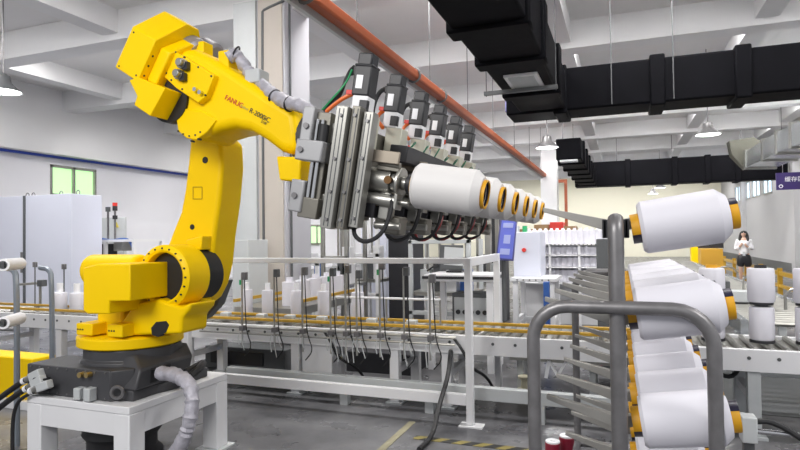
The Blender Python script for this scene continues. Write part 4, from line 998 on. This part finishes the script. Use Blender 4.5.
MB().box((a.x+.1, 6.72, .44), (c.x-.1, 7.25, .47)).build('shelf', WPT, dt)
q0, q1 = at(452, 293, y=6.8), at(492, 313, y=6.8)
t = thing('rack_amplifier', 'black faced control unit with round knobs on the shelf of the desk', 'control unit', ((q0.x+q1.x)/2, 6.9, .471))
MB().box((q0.x, 6.8, .471), (q1.x, 7.15, q0.z)).build('body', DGP, t, bevel=.008)
MB().box((q0.x+.03, 6.785, .49), (q1.x-.03, 6.8, q0.z-.05)).build('front_plate', GPT, t)
for k in range(5): x = q0.x+.08+k*(q1.x-q0.x-.16)/4; MB().cyl((x, 6.765, (q0.z+.47)/2), (x, 6.785, (q0.z+.47)/2), .028, n=12).build('knob', BLK, t)
# monitor on the desk
q = at(456, 274, y=7.1); mt0 = at(453, 245, y=7.1)
t = thing('tilted_monitor', 'small tilted monitor on a cable arm standing on the desk', 'monitor', (q.x, 7.1, a.z+.03))
MB().bar((q.x-.06, 7.1, a.z+.06), (mt0.x-.02, 7.1, mt0.z), .30, .035).build('screen_housing', DGP, t, bevel=.005)
MB().bar((q.x-.03, 7.08, a.z+.12), (mt0.x+.02, 7.08, mt0.z-.03), .25, .004).build('screen', GPT, t)
MB().cbox((q.x, 7.1, a.z+.045), (.2, .2, .02)).build('stand', BLK, t); MB().tube([(q.x, 7.15, a.z+.05), (q.x-.1, 7.1, a.z+.2), (q.x-.25, 7.0, a.z+.12), (q.x-.35, 7.0, a.z+.05)], .012, 6, 2).build('cable', RUB, t)
# portable display held up by the fence corner
dy_ = 6.08
t = thing('tilted_display', 'tilted violet blue touch display on a post at the fence corner', 'display', at(502, 262, y=dy_))
pts = [at(502, 219, y=dy_), at(516, 219, y=dy_), at(512, 259, y=dy_), at(497, 258, y=dy_)]
MB().prism([at(500.5, 217, y=dy_+.01), at(517, 217, y=dy_+.01), at(513, 261, y=dy_+.01), at(495.5, 260, y=dy_+.01)], (0, .05, 0)).build('housing', mat('violet_housing', (.10,.10,.30), .4), t, bevel=.006)
MB().prism(pts, (0, .008, 0)).build('screen', SCR, t)
for (u0, v0, u1, v1) in ((.15, .1, .85, .22), (.3, .4, .75, .62), (.15, .75, .8, .9)):
    def bl(u, v): return pts[0].lerp(pts[1], u).lerp(pts[3].lerp(pts[2], u), v)+V((0, -.004, 0))
    MB().prism([bl(u0, v0), bl(u1, v0), bl(u1, v1), bl(u0, v1)], (0, .003, 0)).build('screen_panel', mat('pale_screen', (.4,.45,.8), .4), t)
q = at(504, 262, y=dy_+.1); MB().cyl((q.x, dy_+.08, zt), (q.x, dy_+.08, q.z+.03), .025, n=10).build('post', DGP, t); 
# ---- bobbin rack far centre
RY = 9.8
ra, rc_ = at(520, 234, y=RY), at(612, 234, y=RY)
t = thing('bobbin_rack', 'long white rack full of small white bobbins far behind the trolley', 'rack', ((ra.x+rc_.x)/2, RY+.3, 0))
rows = [at(560, py, y=RY).z for py in (283, 267, 255, 244)]
for z in rows: MB().box((ra.x, RY, z-.018), (rc_.x, RY+.45, z)).build('shelf', WPT, t, bevel=.003)
MB().box((ra.x, RY+.36, .1), (rc_.x, RY+.40, rows[-1]-.03)).build('back_panel', WPT, t)
for k in range(4):
    x = ra.x+(rc_.x-ra.x-.06)*k/3; MB().box((x, RY+.0, 0), (x+.035, RY+.035, rows[-1])).build('post', WPT, t)
for r_ in range(4):
    n = 14
    gap = rows[r_+1]-rows[r_]-.02 if r_ < 3 else .30
    for k in range(n):
        x = ra.x+.12+(rc_.x-ra.x-.24)*k/(n-1); hh = min(.26, gap-.005)
        o = MB().lathe([(.04, 0), (.066, .002), (.066, hh*.85), (.03, hh*.88), (.022, hh)], (x, RY+.2, rows[r_]+.001), (0,0,1), 14).build('small_bobbin', YARN)
        tag(o, 'small white bobbin in the far rack, %s shelf, %s from the left' % (['lowest', 'lower middle', 'upper middle', 'topmost'][r_], ORD[k]), 'bobbin', 'small bobbins in the far rack')
b = MB()
for k in range(22): x = ra.x+.06+(rc_.x-ra.x-.12)*k/21; b.cyl((x, RY-.01, rows[-1]+.0-.015), (x, RY, rows[-1]-.015), .012, n=6)
b.build('shelf_bolts', DGP, t, kind='stuff')
BK = 11.2
bz0, bz1 = at(560, 300, y=BK).z, at(560, 236, y=BK).z
t, a, c, z0, z1 = boxpx('box_pallet', 'pale stand behind the far rack carrying brown and red boxes', 'stand', 522, 236, 580, 300, BK, .6, WPT, 0)
for i, (px, w, hh, mt, nm) in enumerate(((528, .25, .14, BRN, 'flat brown cardboard box behind the far rack, leftmost'), (543, .27, .22, BRN, 'larger brown cardboard box behind the far rack, left of the red one'), (558, .24, .26, RED, 'red box behind the far rack'), (571, .22, .18, BRN, 'brown cardboard box behind the far rack, right of the red one'))):
    q = at(px, 236, y=BK+.3); o = thing('storage_box', nm, 'box', (q.x, BK+.3, z1)); MB().box((q.x-w/2, BK+.05, z1+.001), (q.x+w/2, BK+.5, z1+hh)).build('carton', mt, o, bevel=.005)
t, a, c, z0, z1 = boxpx('machine_housing', 'dark grey machine housing just left of the trolley post', 'machine', 596, 239, 613, 272, 7.0, .6, DGP, 0)
t, a, c, z0, z1 = boxpx('blue_valve', 'small blue valve assembly left of the trolley pegs', 'valve', 543, 282, 549, 294, 7.6, .1, BLU2, 0)
# under-conveyor dark pallets, spool, tins
t, a, c, z0, z1 = boxpx('black_platform', 'low black platform on the floor under the conveyor right of the junction box', 'platform', 346, 353, 412, 388, 6.3, .9, BLK, 0)
q = at(527, 391, z=0); o = MB().lathe([(.10, 0), (.10, .02), (.06, .03), (.06, .12), (.09, .13), (.09, .15)], (q.x, q.y, .001), (0,0,1), 24).build('cable_spool', mat('cream_spool', (.6, .56, .42), .5)); tag(o, 'small cream spool standing on the floor under the conveyor', 'spool')
for px, py, nm in ((553, 452, 'maroon tin with a white lid beside the trolley, left one'), (567, 446, 'maroon tin with a white lid beside the trolley, right one')):
    q = at(px, py+4, z=0); o = thing('maroon_tin', nm, 'tin', (q.x, q.y, 0)); MB().cyl((q.x, q.y, .001), (q.x, q.y, .10), .055, n=24).build('tin_body', MAR, o, bevel=.005); MB().lathe([(.052, 0), (.052, .01), (.02, .012), (.02, .02)], (q.x, q.y, .10), (0,0,1), 20).build('lid', WHT, o)
t, a, c, z0, z1 = boxpx('dark_machine', 'low dark machine under the conveyor behind the robot', 'machine', 205, 348, 285, 385, 5.95, .3, DGP, 0)
MB().box((a+.1, 5.93, z1-.2), (c-.3, 5.95, z1-.05)).build('panel', BLK, t)
# galvanised low conveyor at centre right
t = thing('low_conveyor', 'low grey conveyor section on the floor right of the fence post', 'conveyor', (0, 5.6, 0))
MB().box((fx+.1, 6.1, .30), (.6, 6.7, .42)).build('deck', ALU, t)
for x in (fx+.2, -.3, .5):
    for y in (6.12, 6.6): MB().box((x-.03, y, 0), (x+.03, y+.06, .30)).build('leg', GPT, t)

# ================================================================== RIGHT SIDE
qa, qb = at(790, 299, z=.80), at(716, 300, z=.80)
xr, xl = qa.x, qb.x
t = thing('galvanised_conveyor', 'galvanised roller conveyor running away at the right past the woman', 'conveyor', (xr-.3, 9, 0))
for x in (xl, xr): MB().box((x-.03, 6.1, .66), (x+.03, 19, .80)).build('side_beam', SILV, t)
b = MB(); y = 6.2
while y < 19: b.cyl((xl, y, .76), (xr, y, .76), .025, n=8); y += .16
b.build('rollers', ALU, t, kind='stuff')
for yy in (6.3, 8.5, 11, 14, 17):
    for x in (xl, xr): MB().box((x-.04, yy, 0), (x+.04, yy+.08, .66)).build('leg', GPT, t)
    MB().box((xl, yy+.02, .25), (xr, yy+.06, .3)).build('cross_brace', GPT, t)
MB().box((xr+.10, 6.3, .70), (xr+.13, 12, .74)).build('yellow_guard', YRL, t)
b = MB()
for y in (7, 9.2, 11.4): b.tube([(xr-.3, y, .8), (xr-.3, y, 1.0), (xr-.1, y, 1.02), (xr, y, .9)], .015, 6, 1)
b.build('sensor_brackets', ALU, t)
for k in range(3):
    y = 7.6+1.5*k; MB().box((xl+.1, y, .80), (xl+.35, y+.2, .93)).build('drive_box', (GPT, DGP, GPT)[k], t, bevel=.01)
t = thing('side_conveyor', 'short conveyor with diagonal guards left of the galvanised one', 'conveyor', (xl-.7, 7, 0))
MB().box((xl-.75, 6.85, .60), (xl-.15, 12.5, .72)).build('deck', ALU, t, bevel=.005)
for yy in (6.95, 9, 12):
    for x in (xl-.7, xl-.2): MB().box((x-.03, yy, 0), (x+.03, yy+.06, .60)).build('leg', GPT, t)
MB().bar((xl-.7, 6.9, .74), (xl-.1, 7.7, .95), .04, .1).build('diverter', DGP, t)
# blue barrier
t = thing('blue_barrier', 'row of dark blue barrier panels at the far right of the trolley', 'barrier', (at(678, 280, y=13).x, 13, 0))
for k in range(7):
    y = 10.5+k*1.3; x = xl-1.15
    MB().box((x-.03, y, .05), (x+.03, y+1.15, .9)).build('panel', BLU2, t, bevel=.01); MB().box((x-.04, y-.08, 0), (x+.04, y, 1.1)).build('post', BLU2, t)
# yellow machine
t, a, c, z0, z1 = boxpx('yellow_machine', 'yellow orange machine with two black screens behind the blue barrier', 'machine', 701, 249, 723, 266, 20, 1.0, mat('orange_yellow', (.6, .33, .03), .5), 0)
for px in (704, 717): q = at(px, 245, y=20.2); MB().cbox((q.x, 20.3, z1+.17), (.38, .08, .3)).build('screen', BLK, t, bevel=.01)
t, a, c, z0, z1 = boxpx('yellow_robot_far', 'small yellow upright arm left of the yellow machine', 'machine', 691, 247, 698, 268, 19, .3, YEL, 0)
# yellow guard rail on the right
x0 = at(800, 276, z=.62).x
gl_ = thing('yellow_guard_rail', 'yellow guard rail on posts along the right wall', 'guard rail', (x0, 18, 0))
MB().box((x0-.03, 10.5, .52), (x0+.03, 34, .62)).build('top_rail', TAPEY if False else YRL, gl_)
MB().box((x0-.03, 10.5, .22), (x0+.03, 34, .30)).build('lower_rail', YRL, gl_)
for k in range(12): y = 10.6+k*2.1; MB().box((x0-.05, y, 0), (x0+.05, y+.1, .70)).build('post', YRL, gl_)
# rods and block near the conveyor leg at lower right
y = 2.9; q = at(748, 428, y=y); 
t = thing('rod_bracket', 'grey block with two steel rods and a black cable at the lower right', 'bracket', (q.x, y, 0))
MB().cbox(q, (.06, .08, .11)).build('block', GPT, t, bevel=.005); MB().box((q.x-.02, y-.02, 0), (q.x+.02, y+.02, q.z-.05)).build('stand', DGP, t)
MB().cyl((q.x, y, q.z-.01), (q.x+.9, y+.05, q.z-.03), .012, n=10).build('rod', CHR, t)
MB().tube([(q.x+.02, y, q.z+.03), (q.x+.10, y, q.z+.04), (q.x+.25, y-.02, q.z-.06), (q.x+.6, y-.05, q.z-.12)], .013, 8, 2).build('cable', RUB, t)
MB().tube([(at(690, 372, y=CY).x, CY, zb), (at(705, 385, y=CY).x, CY, .45), (at(735, 400, y=CY).x, CY+.1, .3), (at(748, 375, y=CY).x, CY+.1, zb)], .02, 8, 2).build('cable_loop', RUB, t) if False else None
tag(MB().tube([(at(700, 372, y=CY).x, CY+.1, zb+.03), (at(715, 385, y=CY).x, CY+.1, .50), (at(735, 402, y=CY).x, CY+.15, .42), (at(748, 385, y=CY).x, CY+.2, zb+.03)], .018, 8, 2).build('black_cable', RUB), 'black cable looping under the main conveyor at the right', 'cable')
# ================================================================== WOMAN
def skin_chain(pts, rads, edges, name, mt, parent, sub=2):
    me = bpy.data.meshes.new(name); me.from_pydata(pts, edges, []); me.update()
    o = bpy.data.objects.new(name, me); C.objects.link(o); o.parent = parent
    sk = o.modifiers.new('skin', 'SKIN'); 
    for i, r in enumerate(rads): me.skin_vertices[0].data[i].radius = (r, r) if not isinstance(r, tuple) else r
    me.skin_vertices[0].data[0].use_root = True; sk.use_smooth_shade = True
    ss = o.modifiers.new('sub', 'SUBSURF'); ss.levels = ss.render_levels = sub
    me.materials.append(mt)
    return o
wq = at(744, 276, z=0); wy_ = 19.6; wx = at(744, 250, y=wy_).x
wm_ = thing('person', 'woman in white blouse and dark shorts, hands raised to her chin, by the right wall', 'person', (wx, wy_, 0), rot=(0, 0, R(-12)))
P = [(0,0,.92),(0,0,1.08),(0,.01,1.25),(0,.01,1.37),(0,.0,1.45),(0,-.01,1.50),(0,-.02,1.60),   #0-6 spine/head
     (-.09,0,.86),(-.095,-.01,.50),(-.09,.02,.09),(-.09,-.08,.035), (.09,0,.86),(.10,0,.50),(.095,.02,.09),(.10,-.08,.035), #7-14 legs
     (-.16,.01,1.35),(-.21,.0,1.10),(-.07,-.17,1.22),(-.03,-.17,1.30), (.16,.01,1.35),(.21,0,1.10),(.07,-.17,1.20),(.03,-.17,1.28)]
rd = [.13,.105,.12,.10,.045,.055,.095,.085,.055,.035,.035,.085,.055,.035,.035,.05,.042,.032,.03,.05,.042,.032,.03]
ed = [(0,1),(1,2),(2,3),(3,4),(4,5),(5,6),(0,7),(7,8),(8,9),(9,10),(0,11),(11,12),(12,13),(13,14),(3,15),(15,16),(16,17),(17,18),(3,19),(19,20),(20,21),(21,22)]
bd = skin_chain(P, rd, ed, 'body', SKIN, wm_)
skin_chain([(0,.0,.90),(0,.01,1.10),(0,.01,1.26),(0,.01,1.37),(-.16,.01,1.36),(-.215,0,1.10),(-.10,-.15,1.19),(.16,.01,1.36),(.215,0,1.10),(.10,-.15,1.18)], [.16,.145,.14,.11,.065,.058,.05,.065,.058,.05], [(0,1),(1,2),(2,3),(3,4),(4,5),(5,6),(3,7),(7,8),(8,9)], 'blouse', WHT, wm_)
skin_chain([(0,0,1.02),(0,0,.86),(-.09,0,.76),(-.095,0,.56),(.09,0,.76),(.10,0,.56)], [.15,.155,.125,.12,.125,.12], [(0,1),(1,2),(2,3),(1,4),(4,5)], 'shorts', BLK, wm_)
skin_chain([(0,.02,1.67),(0,.045,1.60),(-.085,.02,1.48),(.085,.02,1.48),(-.11,-.06,1.34),(.11,-.06,1.32)], [.09,.105,.055,.055,.035,.035], [(0,1),(1,2),(1,3),(2,4),(3,5)], 'hair', HAIR, wm_)
b = MB(); b.box((-.03, -.185, .92), (.04, -.175, 1.04)); b.build('badge', GPT, wm_, local=True)
for s_x in (-.03, .03): MB().cyl((s_x, -.108, 1.605), (s_x, -.10, 1.605), .010, n=8).build('eye', BLK, wm_, local=True)
MB().cyl((-.02, -.105, 1.565), (.02, -.105, 1.565), .006, n=6).build('mouth', mat('lips', (.5,.12,.1), .5), wm_, local=True)
MB().lathe([(.012,0),(.005,.03)], (0,-.10,1.575), (0,-.3,1), 8).build('nose', SKIN, wm_, local=True)
for s_x in (-.09, .10):
    MB().cbox((s_x, -.03, .02), (.09, .24, .04)).build('shoe', BLK, wm_, local=True, bevel=.015)
